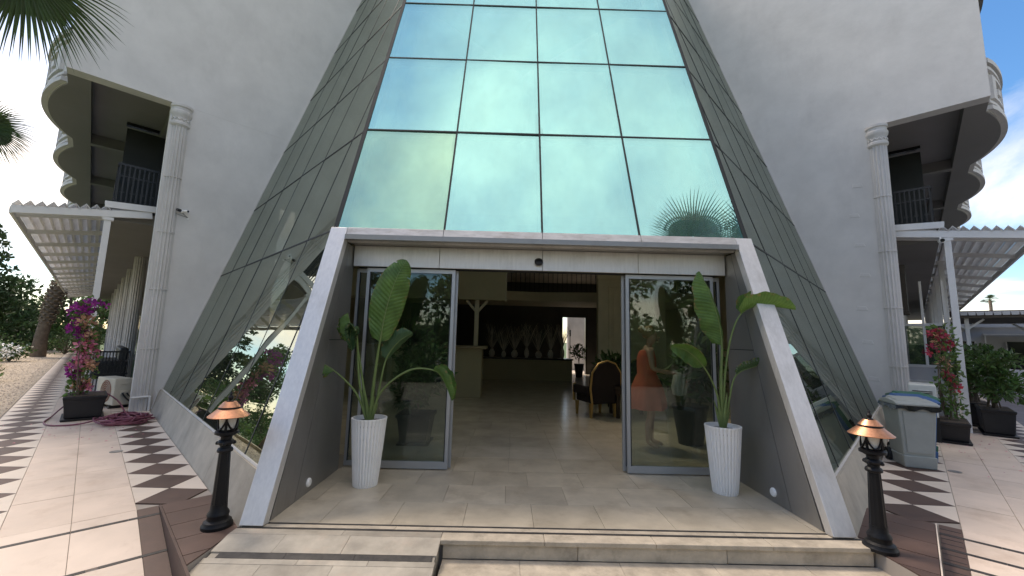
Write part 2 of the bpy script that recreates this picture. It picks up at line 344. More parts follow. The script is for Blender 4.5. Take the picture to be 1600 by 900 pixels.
ZP = -.02
RAMP = lambda a: ZP - .17 * max(0, 5.2 - a)
def paving(side):
    f = SIDE[side]; rt = side == 'right'
    # b edges of the strips: kerb side of gravel, triangles, two rows of plain tiles, diamonds, plinth foot
    e = [-.94, -.33, .07, .48, 1.045] if not rt else [-1.04, -.42, -.02, .39, 1.045]
    base = MB(f)
    pts = [(5.2, e[0] - .02), (48, e[0] - .02), (48, 1.12), (5.2, 1.12)]
    base.hexa([(a, b, ZP - .3) for a, b in pts], [(a, b, ZP - .012) for a, b in pts])
    pts = [(2.2, e[0] - .02), (5.2, e[0] - .02), (5.2, e[3] + .16), (2.2, e[3] + .16)]
    base.hexa([(a, b, -.9) for a, b in pts], [(a, b, RAMP(a) - .012) for a, b in pts])
    bo = tag(base.build('plaza', 'grout'), kind='structure')
    def piece(name, poly, m, g=.0022, dz=0., zf=None):
        poly = inset(poly, g)
        if len(poly) < 3: return
        mb = MB(f); zz = zf or (lambda a: ZP)
        mb.hexa([(a, b, zz(a) - .03) for a, b in poly], [(a, b, zz(a) + dz) for a, b in poly])
        return mb.build(name, m, bo)
    def diamonds(b0, b1, a0, n, far=None, dark='tile_brown'):
        p, c = .57, (b0 + b1) / 2
        for k in range(n):
            a = a0 + p * k; dz = random.uniform(-.0012, .0012)
            piece('paving_tile', [(a, b0), (a + p / 2, c), (a, b1), (a - p / 2, c)], dark, dz=dz)
            for s_, bb in ((1, b0), (1, b1)):
                piece('paving_tile', [(a, bb), (a + p, bb), (a + p / 2, c)], 'tile_pale', dz=-dz)
        if far:
            dm, lm = MB(f), MB(f)
            for k in range(n, far):
                a = a0 + p * k; z = ZP
                dm.hexa([(a, b0 + .01, z - .02), (a + p / 2, c, z - .02), (a, b1 - .01, z - .02), (a - p / 2, c, z - .02)], [(a, b0 + .01, z), (a + p / 2 - .003, c, z), (a, b1 - .01, z), (a - p / 2 + .003, c, z)])
                for bb in (b0, b1):
                    lm.hexa([(a + .006, bb, z - .02), (a + p - .006, bb, z - .02), (a + p / 2, c, z - .02)], [(a + .006, bb, z), (a + p - .006, bb, z), (a + p / 2, c, z)])
            tag(dm.build('paving_tiles', dark, bo), kind='stuff'); tag(lm.build('paving_tiles', 'tile_pale', bo), kind='stuff')
    diamonds(e[3], e[4], 5.41, 11)
    diamonds(e[0], e[1], 5.33, 17, 74)
    piece('paving_tile', [(5.2, e[1]), (5.2, e[0]), (5.33, e[0]), (5.6, (e[0] + e[1]) / 2)][:3] + [(5.33, e[0])], 'tile_pale')
    # plain tiles in two rows, near ones laid singly
    for r_ in (1, 2):
        a = 5.2
        while a < 16:
            L = .85; piece('paving_tile', [(a, e[r_]), (a + L, e[r_]), (a + L, e[r_ + 1]), (a, e[r_ + 1])], 'tile_cream', dz=random.uniform(-.001, .001)); a += L
        piece('paving_strip', [(a, e[r_]), (47, e[r_]), (47, e[r_ + 1]), (a, e[r_ + 1])], 'tile_cream')
    a = 11.7
    while a < 17: piece('paving_tile', [(a, e[3]), (a + .85, e[3]), (a + .85, .76), (a, .76)], 'tile_cream'); a += .85
    piece('paving_strip', [(a, e[3]), (47, e[3]), (47, .76), (a, .76)], 'tile_cream')
    # ramp towards the camera: cream tiles with black grip strips, a brown border, then the level brown landing
    strips = [5.05, 4.45, 3.85, 3.25] if not rt else [5.03, 4.78, 4.55, 4.33, 4.11, 3.9, 3.68]
    cuts = [5.2] + [s for s in strips] + [2.5]
    rows = [(e[0], e[1]), (e[1], e[2]), (e[2], e[3])]
    for i in range(len(cuts) - 1):
        hi, lo = cuts[i] - (.016 if i else 0), cuts[i + 1] + .016
        for b0, b1 in rows: piece('paving_tile', [(lo, b0), (hi, b0), (hi, b1), (lo, b1)], 'tile_cream', zf=RAMP)
        piece('paving_tile', [(lo, e[3]), (hi, e[3]), (hi, e[3] + .15), (lo, e[3] + .15)], 'tile_brown', zf=RAMP)
    for s in strips:
        b = e[0]
        while b < e[3] + .14:
            L = random.uniform(.12, .55) if not rt else .4
            b1 = min(b + L, e[3] + .15)
            if b1 - b > .02: piece('grip_strip', [(s - .014, b), (s + .014, b), (s + .014, b1), (s - .014, b1)], 'strip_black', g=0, dz=.001, zf=RAMP)
            b = b1 + (random.choice([.004, .03, .07]) if not rt else .004)
    if rt:
        for k in range(22):
            a = 5.12 - .085 * k; piece('grip_line', [(a - .004, e[3] + .01), (a + .004, e[3] + .01), (a + .004, e[3] + .145), (a - .004, e[3] + .145)], 'strip_black', g=0, dz=.002, zf=RAMP)
    # level landing
    lb = MB(f); b0 = e[3] + .17
    X = (lambda poly: clip(poly, (1, -1), (2.205 if not rt else (3.05 - 2 * XC)) / s2))   # stop at the platform's end
    core = X([(3.2, b0 + .005), (5.2, b0 + .005), (5.2, 1.3), (3.2, 1.3)])
    lb.hexa([(a, b, -.5) for a, b in core], [(a, b, ZP - .012) for a, b in core])
    lo_ = lb.build('landing_core', 'grout', bo)
    aa = [5.2, 4.93, 4.6, 4.27, 3.94, 3.6, 3.25]
    for i in range(6):
        q = X([(aa[i + 1], b0), (aa[i], b0), (aa[i], 1.06), (aa[i + 1], 1.06)])
        if len(q) > 2: piece('landing_tile', q, 'tile_brown', g=.004, dz=random.uniform(-.0015, .001))
    w_ = .009 if rt else .018
    kb = MB(f); kb.hexa([(3.3, b0 - w_, -.6), (5.2, b0 - w_, -.6), (5.2, b0, -.6), (3.3, b0, -.6)], [(3.3, b0 - w_, ZP + .004), (5.2, b0 - w_, ZP + .004), (5.2, b0, ZP + .004), (3.3, b0, ZP + .004)])
    kb.build('edge_trim', 'tile_pale' if rt else 'tile_brown', bo)
    return bo, e
plazaL, eL = paving('left'); plazaR, eR = paving('right')
for f, b, lab in ((SL, .43, 'small round grey drain cover in the left paving'), (SR, .31, 'small round grey drain cover in the right paving')):
    mb = MB(); c = f(7.82, b, 0); mb.lathe([(.07, 0), (.07, .004), (.055, .0045), (.05, .003), (.0, .003)], (c.x, c.y), 20, z0=ZP + .001)
    tag(mb.build('drain_cover', 'aluminium_dark'), lab, 'drain cover')

# ---------------------------------------------------------------- entrance platform, steps, marble ramp
PX0, PX1, PYF = -2.2, 3.05, 3.545
pf = MB(); pf.box(PX0 + .01, PX1 - .01, PYF + .03, 5.26, -.8, -.014)
plat = tag(pf.build('entrance_platform', 'grout'), kind='structure')
def floor_piece(x0, x1, y0, y1, m='stone_floor', z=0., t=.03, par=None, name='floor_slab', bev=.0015):
    mb = MB(); mb.box(x0 + .0015, x1 - .0015, y0 + .0015, y1 - .0015, z - t, z + random.uniform(-.0008, .0008)); return mb.build(name, m, par or plat, bevel=bev)
ys = [3.775, 4.28, 4.78, 5.262]
for j in range(3):
    x = PX0 + .003; off = (.37 if j % 2 else 0.)
    cuts = [PX0] + [PX0 + off + .62 * k for k in range(1 - (1 if off else 0), 12) if PX0 + .2 < PX0 + off + .62 * k < PX1 - .2] + [PX1]
    for x0, x1 in zip(cuts[:-1], cuts[1:]): floor_piece(x0, x1, ys[j], ys[j + 1])
for y0, y1, nm, m in ((3.745, 3.775, 'inlay_strip', 'strip_black'), (3.685, 3.745, 'floor_slab', 'stone_step'), (3.655, 3.685, 'inlay_strip', 'strip_black')):
    for x0, x1 in ((PX0, -.9), (-.9, .75), (.75, 2.0), (2.0, PX1)): floor_piece(x0, x1, y0, y1, m, par=plat, name=nm, bev=0)
# nosing with slightly different slabs, riser stones, lower tread
cu_ = [-.49, .35, 1.25, 2.2, PX1]
for x0, x1 in ((PX0, -1.3), (-1.3, -.49)): floor_piece(x0, x1, 3.56, 3.655, 'ramp_stone')
for x0, x1 in zip(cu_[:-1], cu_[1:]):
    floor_piece(x0, x1, 3.515, 3.655, 'stone_step', t=.035, bev=.004, name='nosing_stone')
for x0, x1 in ((-.47, .62), (.62, 1.83), (1.83, PX1 - .02)):
    mb = MB(); mb.box(x0 + .002, x1 - .002, 3.535, 3.60, -.148 + random.uniform(0, .004), -.037); mb.build('riser_stone', 'stone_step', plat, bevel=.004)
for x0, x1 in ((-.47, .15), (.15, .95), (.95, 1.7), (1.7, 2.45), (2.45, PX1 + .02)):
    floor_piece(x0, x1, 3.02, 3.535, 'stone_step', z=-.15, t=.05, bev=.004, name='tread_stone')
    floor_piece(x0 + .2, x1 + .2, 2.5, 2.99, 'stone_step', z=-.30, t=.06, bev=.004, name='tread_stone')
mb = MB(); mb.box(-.46, PX1 - .01, 3.05, 3.6, -.7, -.155); mb.box(-.46, PX1 + .1, 2.55, 3.05, -.7, -.31); mb.build('step_core', 'grout', plat)
rz = lambda y: -.19 * (3.56 - y)
def ramp_piece(x0, x1, y0, y1, m, name, dz=0., t=.03):
    pts = [(x0 + .0015, y0 + .0015), (x1 - .0015, y0 + .0015), (x1 - .0015, y1 - .0015), (x0 + .0015, y1 - .0015)]
    mb = MB(); mb.hexa([(x, y, rz(y) - t) for x, y in pts], [(x, y, rz(y) + dz) for x, y in pts]); return mb.build(name, m, rampo)
mb = MB(); q = [(-2.19, 1.9), (-.5, 1.9), (-.5, 3.56), (-2.19, 3.56)]
mb.hexa([(x, y, -.8) for x, y in q], [(x, y, rz(y) - .012) for x, y in q]); rampo = tag(mb.build('marble_ramp', 'ramp_stone'), kind='structure')
yy = [3.56, 3.355, 3.29, 3.235, 2.95, 2.55, 2.1]
for i in range(6):
    for k, (x0, x1) in enumerate(((-2.2, -1.62), (-1.62, -1.1), (-1.1, -.488))):
        sh = .12 * ((i % 3) - 1)
        X0, X1 = (x0 if k == 0 else x0 + sh), (x1 if k == 2 else x1 + sh)
        if i == 1: ramp_piece(x0 + (.08 if k == 0 else 0), x1 - (.03 if k == 2 else 0), yy[2], yy[1], 'strip_black', 'inlay_strip', .0006)
        else: ramp_piece(X0, X1, yy[i + 1], yy[i], 'ramp_stone', 'ramp_slab', random.uniform(-.0006, .0006))

# ---------------------------------------------------------------- hotel building (two mirrored wings meeting behind the glass)
AW, BEND, BCOR, HT = 11.5, -.87, 12.08, 13.7
hotel = empty('hotel_building', (XC, 16.6, 0), 'grey rendered hotel with fluted columns and wavy balconies behind the glass entrance', 'building')
WAVE = lambda u: .36 * (math.sin(math.pi * min(1, u / .82)) ** .8 if u < .82 else 0.)
def wave_line(a0, per, n=22): return [(a0 + per * i / n, -.87 - WAVE(i / n)) for i in range(n + 1)]
def column(f, a, b, zt, big=True):
    c = f(a, b, 0); col_m = MB(); r = .168; z = .0; hz = zt - .46
    k = max(2, round(hz / 1.3)); d = hz / k
    sh = MB(); sh.lathe([(r * .93, 0), (r * .93, hz)], (c.x, c.y), 120, flute=15, fd=.16, z0=-.03); so = sh.build('column', 'trim', hotel, sharp=25)
    for i in range(1, k):
        j = MB(); j.lathe([(r * .945, i * d - .01), (r * .95, i * d - .004), (r * .95, i * d + .004), (r * .945, i * d + .01)], (c.x, c.y), 40); j.build('joint_ring', 'trim', so)
    cp = MB(); q = r
    prof = [(q * .9, hz - .04), (q * 1.12, hz), (q * 1.12, hz + .05), (q * 1.0, hz + .07), (q * 1.02, hz + .2), (q * 1.16, hz + .23), (q * 1.2, hz + .27), (q * 1.2, hz + .31), (q * 1.08, hz + .33), (q * 1.08, hz + .39), (q * 1.22, hz + .41), (q * 1.22, hz + .465)]
    cp.lathe(prof, (c.x, c.y), 40, z0=-.03)
    co = cp.build('capital', 'trim', so)
    wv = MB()
    for t in (0, 1):
        pts = [(c.x + q * 1.03 * math.cos(x), c.y + q * 1.03 * math.sin(x), hz + .12 + .022 * math.sin(x * 14) - .03) for x in np.linspace(0, 2 * math.pi, 120)]
    wv.tube(pts, .012, 5, cap=False); wv.build('wave_moulding', 'trim', co)
    return so
def wing(side):
    f = SIDE[side]; rt = side == 'right'
    def bx(name, a0, a1, b0, b1, z0, z1, m, par=hotel, bev=0.):
        mb = MB(f); mb.box(a0, a1, b0, b1, z0, z1); return mb.build(name, m, par, bevel=bev)
    bx('wall', AW, AW + .3, .74, 3.1, -.3, 6.70, 'stucco')
    bx('upper_wall', AW, AW + .3, BEND, BCOR + (.0 if rt else .30), 6.702, HT, 'stucco')
    bx('upper_wall', AW + .002, AW + .298, 3.1, BCOR + (.0 if rt else .295), 4.9, 6.70, 'stucco')
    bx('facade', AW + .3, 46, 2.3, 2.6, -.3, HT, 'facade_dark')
    bx('roof', AW + .31, 46, -.86, 2.28, HT - .3, HT, 'stucco')
    # dark glazing of the loggia rooms
    for k in range(7):
        for z0, z1 in ((.1, 2.6), (4.3, 6.5), (7.3, 9.5)):
            a = 12.9 + 3.85 * k; w = bx('window', a, a + 2.4, 2.24, 2.30, z0, z1, 'window_dark')
            bx('window_frame', a + 1.17, a + 1.23, 2.21, 2.238, z0, z1, 'white_paint', w)
    column(f, AW + .05, .93 if not rt else .86, 6.70)
    for k in range(1, 7): column(f, AW + 2.75 + 3.85 * k, .93, 6.70)
    # upper terrace: recessed soffit, cross beams, wavy edge band, curved parapets
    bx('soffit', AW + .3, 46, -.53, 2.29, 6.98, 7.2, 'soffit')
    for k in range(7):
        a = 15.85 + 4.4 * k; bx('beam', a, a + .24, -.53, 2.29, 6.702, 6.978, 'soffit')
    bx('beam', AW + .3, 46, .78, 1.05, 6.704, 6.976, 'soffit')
    bx('partition', 13.9, 14.0, .12, 2.2, 4.262, 6.70, 'joint_dark')
    lt = bx('ceiling_light', 14.2, 14.32, .1, .75, 6.90, 6.978, 'window_dark')
    for k in range(7):
        a0, per = 12.32 + 4.3 * k, 4.3
        if k == 0: a0s = AW + .3
        wv = wave_line(a0, per)
        mb = MB(f); poly = ([(AW + .3, -.53), (AW + .3, -.87)] if k == 0 else [(a0, -.53)]) + wv + [(a0 + per, -.53)]
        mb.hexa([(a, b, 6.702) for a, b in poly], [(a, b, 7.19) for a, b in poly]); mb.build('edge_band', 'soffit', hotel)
        for z0, lev in ((6.70, 0), (10.2, 1)):
            def strip(name, w0, w1, za, zb, m, par, i0=0, i1=22):
                mb = MB(f); o = [(a, b - w0) for a, b in wv[i0:i1 + 1]]; n_ = [(a, b - w1) for a, b in wv[i0:i1 + 1]]
                vs = [(*p, za) for p in o] + [(*p, zb) for p in o] + [(*p, za) for p in n_] + [(*p, zb) for p in n_]; L = len(o); fs = []
                for i in range(L - 1):
                    fs += [(i, i + 1, L + i + 1, L + i), (2 * L + i, 3 * L + i, 3 * L + i + 1, 2 * L + i + 1), (L + i, L + i + 1, 3 * L + i + 1, 3 * L + i), (i, 2 * L + i, 2 * L + i + 1, i + 1)]
                fs += [(0, L, 3 * L, 2 * L), (L - 1, 3 * L - 1, 4 * L - 1, 2 * L - 1)]
                mb.add(vs, fs); mb.smooth = True; return mb.build(name, m, par, sharp=35)
            if lev: strip('edge_band', -.4, .01, z0 - .02, z0 + .3, 'soffit', hotel)
            pp = strip('parapet', -.10, .02, z0 + .49 if not lev else z0 + .3, z0 + 1.2, 'trim', hotel)
            strip('lower_face', .0, .021, z0 + .03, z0 + .488, 'trim', pp)
            if k < 4 and not lev:
                for za, zb, w in ((.05, .14, .11), (.2, .26, .08), (1.0, 1.07, .08), (1.12, 1.22, .12)): strip('moulding', .022, w, z0 + za, z0 + zb, 'trim', pp)
                for i0 in (1, 6, 11):      # raised key pattern blocks
                    strip('relief', .022, .085, z0 + .36, z0 + .42, 'trim', pp, i0, i0 + 4); strip('relief', .022, .085, z0 + .84, z0 + .90, 'trim', pp, i0, i0 + 4)
                    strip('relief', .022, .085, z0 + .42, z0 + .84, 'trim', pp, i0, i0 + 1); strip('relief', .022, .085, z0 + .56, z0 + .70, 'trim', pp, i0 + 2, i0 + 3)
            mb = MB(); mb.tube([f(a, b + .03, z0 + 1.42) for a, b in wv], .025, 6); mb.build('handrail', 'black_iron', pp)
    # first floor balcony slab with black railing
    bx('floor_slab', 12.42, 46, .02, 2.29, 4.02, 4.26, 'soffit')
    rl = bx('railing', 12.40, 12.43, .08, .76, 5.28, 5.33, 'black_iron')
    bx('rail', 12.40, 12.43, .08, .76, 5.02, 5.05, 'black_iron', rl); bx('rail', 12.40, 12.43, .08, .76, 4.36, 4.39, 'black_iron', rl)
    for i in range(9): b = .09 + .082 * i; bx('bar', 12.403, 12.427, b - .013, b + .013, 4.27, 5.29, 'black_iron', rl)
    for i in range(4): bx('bar', 12.405, 12.425, .13 + .17 * i, .21 + .17 * i, 4.66, 4.69, 'black_iron', rl)
    r2 = bx('railing', 12.44, 30, .05, .08, 5.28, 5.33, 'black_iron')
    for i in range(40): a = 12.55 + .35 * i; bx('bar', a, a + .02, .055, .075, 4.26, 5.29, 'black_iron', r2)
    return f
wing('left'); wing('right')
mb = MB(SR)                                                 # plaster patches beside the right column
for i, z in enumerate((.9, 1.7, 2.45, 3.2, 3.9, 4.6, 5.3)):
    p = MB(SR); b = 1.16 + .05 * (i % 3); p.hexa([(AW + .01, b, z), (AW + .01, b + .22, z + .02), (AW + .01, b + .2, z + .12), (AW + .01, b + .03, z + .1)], [(AW - .007, b + .01, z + .01), (AW - .007, b + .2, z + .03), (AW - .007, b + .18, z + .11), (AW - .007, b + .04, z + .09)]); p.build('plaster_patch', 'stucco', hotel)

# ---------------------------------------------------------------- glass pyramid entrance
pyr = empty('glass_entrance', (XC, 5.2, 0), 'sloping green glass entrance pyramid with silver frame and open sliding doors', 'entrance')
Z0, DZ, NR = 2.921, 1.7035, 6
ZR = [Z0 + DZ * i for i in range(NR + 1)]
nF = Vector((0, -math.sin(TH), math.cos(TH)))
def FP(x, z, o=0.): return Vector((x, YB + z * COT, z)) + nF * o
XS = [XC + e * W0 for e in (-1, -.478, 0, .478, 1)]
for i in range(NR):
    for j in range(4):
        x0, x1 = XS[j] + (.013 if j else .02), XS[j + 1] - (.013 if j < 3 else .02); z0, z1 = ZR[i] + (.012 if i else .004), ZR[i + 1] - .012
        mb = MB(); t1, t2 = random.uniform(-.004, .004), random.uniform(-.004, .004); tl = [t1 + t2, -t1 + t2, -t1 - t2, t1 - t2]
        mb.slab([FP(x0, z0, tl[0]), FP(x1, z0, tl[1]), FP(x1, z1, tl[2]), FP(x0, z1, tl[3])], -nF * .02)
        o = mb.build('front_pane', 'glass_front_green' if (i, j) == (0, 0) else 'glass_front', pyr)
        if (i, j) == (0, 0): o['label'] = 'paler green glass pane at the lower left'
for x in XS:
    mb = MB(); w = .055; mb.slab([FP(x - w, Z0 - .05, -.024), FP(x + w, Z0 - .05, -.024), FP(x + w, ZR[-1], -.024), FP(x - w, ZR[-1], -.024)], -nF * .09); mb.build('mullion', 'joint_dark', pyr)
for z in ZR:
    for j in range(4):
        mb = MB(); mb.slab([FP(XS[j] + .056, z - .05, -.026), FP(XS[j + 1] - .056, z - .05, -.026), FP(XS[j + 1] - .056, z + .05, -.026), FP(XS[j] + .056, z + .05, -.026)], -nF * .08); mb.build('transom', 'joint_dark', pyr)
for x in XS[1:-1]: mb = MB(); mb.slab([FP(x - .012, Z0 + .002, .009), FP(x + .012, Z0 + .002, .009), FP(x + .012, ZR[-1], .009), FP(x - .012, ZR[-1], .009)], -nF * .02); mb.build('sealant_joint', 'joint_dark', pyr)
for z in ZR[1:-1]: mb = MB(); mb.slab([FP(XS[0] + .018, z - .0115, .011), FP(XS[-1] - .018, z - .0115, .011), FP(XS[-1] - .018, z + .0115, .011), FP(XS[0] + .018, z + .0115, .011)], -nF * .02); mb.build('sealant_joint', 'joint_dark', pyr)
for x in (XS[0] + .17, XS[-1] - .17):                        # pale steel columns just behind the outer glass
    mb = MB(); mb.slab([FP(x - .09, Z0, -.2), FP(x + .09, Z0, -.2), FP(x + .09, ZR[-1], -.2), FP(x - .09, ZR[-1], -.2)], -nF * .12); mb.build('inner_column', 'inner_frame', pyr)
A0, B0 = s2 * (-(XC - W0) + YB), s2 * ((XC - W0) + YB)
KB = COT * s2                                                # horizontal shift of the leaning side face per metre of height
AE = [AW - A0 - 1.1 * k for k in range(7, -1, -1)]
PT = .38                                                     # plinth height
for side in ('left', 'right'):
    f = SIDE[side]
    def GP(al, z, o=0.):                                     # point on the leaning side face, o = out of the face
        c_, s_ = math.cos(math.atan(KB)), math.sin(math.atan(KB)); return f(A0 + al, B0 + KB * z - o * c_, z + o * s_)
    def facepiece(name, poly, o, th, m, par=pyr):
        if len(poly) < 3: return
        mb = MB(); mb.hexa([GP(a, z, o - th) for a, z in poly], [GP(a, z, o) for a, z in poly]); return mb.build(name, m, par)
    zr = [PT] + ZR
    for i in range(len(zr) - 1):
        for k in range(len(AE) - 1):
            cell = [(AE[k], zr[i]), (AE[k + 1], zr[i]), (AE[k + 1], zr[i + 1]), (AE[k], zr[i + 1])]
            cell = clip(cell, (1, -KB), .012 if zr[i] > 2.9 else .03)
            if len(cell) > 2: 
                cell = inset(cell, .013)
                ar = abs(sum(cell[q][0] * cell[(q + 1) % len(cell)][1] - cell[(q + 1) % len(cell)][0] * cell[q][1] for q in range(len(cell)))) / 2 if len(cell) > 2 else 0
                if ar > .01: facepiece('side_pane', cell, random.uniform(-.002, .002), .012, 'glass_side')
    for al in AE[:-1]:
        zt = min(ZR[-1], al / KB - .1) if al > 0 else 0
        if zt > PT + .3: facepiece('mullion', [(al - .03, PT), (al + .03, PT), (al + .03, zt), (al - .03, zt)], -.016, .07, 'joint_dark')
    for al in AE[:-1]:                                       # flush sealant joints
        zt = min(ZR[-1], al / KB - .1) if al > 0 else 0
        if zt > PT + .3: facepiece('sealant_joint', [(al - .0115, PT), (al + .0115, PT), (al + .0115, zt), (al - .0115, zt)], .004, .014, 'joint_dark')
    for z in ZR[:-1]: facepiece('sealant_joint', [(KB * z + .03, z - .012), (AW - A0 - .04, z - .012), (AW - A0 - .04, z + .012), (KB * z + .03, z + .012)], .006, .014, 'joint_dark')
    for z in zr: facepiece('transom', [(KB * z + .06, z - .03), (AW - A0, z - .03), (AW - A0, z + .03), (KB * z + .06, z + .03)], -.018, .06, 'joint_dark')
    facepiece('wall_flashing', [(AW - A0 - .03, PT), (AW - A0 - .001, PT), (AW - A0 - .001, ZR[-1]), (AW - A0 - .03, ZR[-1])], .02, .04, 'trim')
    al = .0
    wid = [1.6, 1.35, 1.5, 1.4, 1.52]
    for w in wid:
        p = [(al + .003, -.04), (min(al + w, AW - A0 - .005) - .003, -.04), (min(al + w, AW - A0 - .005) - .003, PT), (al + .003 + KB * PT, PT) if al == 0 else (al + .003, PT)]
        facepiece('plinth_stone', p, .04, .1, 'stone_plinth'); al += w
    facepiece('plinth_sealant', [(.12, PT + .001), (AW - A0 - .01, PT + .001), (AW - A0 - .01, PT + .02), (.12, PT + .02)], .012, .02, 'trim')
mb = MB(); zt = ZR[-1]; q = [FP(XS[0], zt), FP(XS[-1], zt), SR(AW, B0 + KB * zt, zt), Vector((XC, 16.6, zt)), SL(AW, B0 + KB * zt, zt)]
mb.slab(q, (0, 0, -.03)); mb.build('added_light_cap', 'glass_added_cap', pyr)  # unseen clear cap, added to let daylight down into the lobby
for x in (XS[0], XS[-1]):
    mb = MB(); mb.slab([FP(x - .014, Z0 + .01, .006), FP(x + .014, Z0 + .01, .006), FP(x + .014, ZR[-1], .006), FP(x - .014, ZR[-1], .006)], -nF * .03); mb.build('arris_trim', 'joint_dark', pyr)
# silver fins at both jambs, lintel, header
for sx_, lab in ((-1, 0), (1, 0)):
    xo, xi = XC + sx_ * 2.605, XC + sx_ * 2.405
    mb = MB(); mb.slab([FP(xo, .0, .03), FP(xi, .0, .03), FP(xi, Z0 + .0, .03), FP(xo, Z0 + .0, .03)], -nF * .10); mb.v = [(x, y, max(z, .0)) for x, y, z in mb.v]
    mb.build('fin', 'aluminium', pyr, bevel=.004)
    # inner cladding panels on the jamb wall
    xw = XC + sx_ * 2.402; t = -sx_ * .012
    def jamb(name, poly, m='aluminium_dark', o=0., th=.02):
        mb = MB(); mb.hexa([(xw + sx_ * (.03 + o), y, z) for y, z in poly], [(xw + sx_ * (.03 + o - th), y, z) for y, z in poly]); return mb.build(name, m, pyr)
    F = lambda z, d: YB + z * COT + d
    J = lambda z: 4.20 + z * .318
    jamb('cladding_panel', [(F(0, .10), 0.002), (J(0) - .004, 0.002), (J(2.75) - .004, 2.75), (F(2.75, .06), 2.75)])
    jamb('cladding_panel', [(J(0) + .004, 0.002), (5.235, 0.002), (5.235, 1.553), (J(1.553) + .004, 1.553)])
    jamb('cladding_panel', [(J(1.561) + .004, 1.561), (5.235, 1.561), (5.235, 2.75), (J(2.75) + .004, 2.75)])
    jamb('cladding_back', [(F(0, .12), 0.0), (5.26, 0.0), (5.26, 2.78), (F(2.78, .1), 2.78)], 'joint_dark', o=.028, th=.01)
    mb = MB(); cy, cz = 4.46, .10; xx = xw + sx_ * .012
    mb.smooth = True; n = 20; pr = [(.045, 0), (.045, .012), (.036, .022), (.0, .026)]
    vs = [(xx - sx_ * h, cy + r * math.cos(2 * math.pi * k / n), cz + r * math.sin(2 * math.pi * k / n) + .0) for r, h in pr for k in range(n)]
    mb.add(vs, [(i * n + k, i * n + (k + 1) % n, (i + 1) * n + (k + 1) % n, (i + 1) * n + k) for i in range(3) for k in range(n)])
    mb.build('wall_light', 'pot_white', pyr)
xa, xb = XC - 2.40, XC + 2.40
lx = [xa, XS[1], XS[2], XS[3], xb]
for j in range(4):
    mb = MB(); mb.slab([FP(lx[j] + .003, 2.785, .035), FP(lx[j + 1] - .003, 2.785, .035), FP(lx[j + 1] - .003, Z0 - .001, .035), FP(lx[j] + .003, Z0 - .001, .035)], -nF * .12); mb.build('lintel_panel', 'lintel_metal', pyr, bevel=.003)
    hx = [xa, -.89, .44, 1.68, xb]
    mb = MB(); mb.box(hx[j] + .003, hx[j + 1] - .003, 5.20, 5.235, 2.50, 2.765); mb.build('header_panel', 'door_frame' if 0 else 'aluminium', pyr, bevel=.002)
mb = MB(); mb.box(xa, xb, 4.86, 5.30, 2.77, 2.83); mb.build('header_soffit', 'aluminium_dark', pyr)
mb = MB(); mb.box(xa, xb, 5.237, 5.5, 2.515, 2.77); mb.build('header_core', 'joint_dark', pyr)
mb = MB(); mb.lathe([(.055, 0), (.055, .05), (.045, .075), (.02, .09), (.001, .092)], (0, 0), 20)
mb.v = [(.39 + x, 5.165 - z * .55 + .03, 2.62 + y * .8 - (z * .35)) for x, y, z in mb.v]; mb.build('motion_sensor', 'black_iron', pyr)
# sliding doors
def door_leaf(x0, x1, y, st=.045, bot=.085, name='sliding_door', top=2.49):
    mb = MB(); mb.box(x0, x1, y, y + .04, .012, .012 + bot); d = mb.build(name, 'door_frame', pyr, bevel=.002)
    for a, b in ((x0, x0 + st), (x1 - st, x1)):
        mb = MB(); mb.box(a, b, y, y + .04, .0125 + bot, top); mb.build('stile', 'door_frame', d, bevel=.002)
    mb = MB(); mb.box(x0 + st, x1 - st, y, y + .04, top - .05, top); mb.build('rail', 'door_frame', d)
    mb = MB(); mb.box(x0 + st, x1 - st, y + .014, y + .024, .0125 + bot, top - .05); mb.build('pane', 'glass_door', d)
    for g0, g1 in ((x0 + st - .004, x0 + st + .008), (x1 - st - .008, x1 - st + .004)): mb = MB(); mb.box(g0, g1, y - .002, y + .012, .0125 + bot, top - .05); mb.build('gasket', 'joint_dark', d)
    return d
door_leaf(-1.83, -.685, 5.27); door_leaf(-1.985, -.655, 5.345, .04, .06, 'side_light')
door_leaf(1.535, 2.68, 5.27); door_leaf(1.50, xb - .01, 5.345, .04, .06, 'side_light')

# ---------------------------------------------------------------- lobby
def obx(name, x0, x1, y0, y1, z0, z1, m, par=None, bev=0.):
    mb = MB(); mb.box(x0, x1, y0, y1, z0, z1); return mb.build(name, m, par, bevel=bev)
mb = MB(); q = [(-3.0, 5.30), (3.82, 5.30), (7.2, 8.9), (7.2, 21.6), (-4.9, 21.6), (-4.9, 7.4)]
mb.hexa([(x, y, -.3) for x, y in q], [(x, y, -.012) for x, y in q]); lf = tag(mb.build('lobby_floor', 'grout'), kind='structure')
# triangular rest of the floor under the leaning glass
for j in range(7):
    y0 = 5.264 + .61 * j; half = min(4.6, 2.4 + max(0, y0 - 5.3) * .9)
    k0 = XC - half; n = int(half * 2 / .61); off = .3 if j % 2 else 0
    for k in range(n):
        x0 = XC - half + k * (half * 2 / n); floor_piece(x0, x0 + half * 2 / n, y0, y0 + .61, 'lobby_tile' if j else 'stone_floor', par=lf, name='floor_tile', bev=0)
mb = MB(); mb.box(-4.85, 7.15, 5.264 + .61 * 7 + .002, 21.5, -.03, -.0005); mb.build('far_floor', 'lobby_tile', lf)
lc = tag(obx('lobby_ceiling', -4.95, 7.25, 10.4, 21.6, 4.6, 4.85, 'lobby_ceiling'), kind='structure')
tag(obx('lobby_wall_left', -5.05, -4.92, 9.4, 21.6, -.02, 4.6, 'khaki'), kind='structure')
tag(obx('lobby_wall_right', 7.22, 7.35, 11.0, 21.6, -.02, 4.6, 'khaki'), kind='structure')
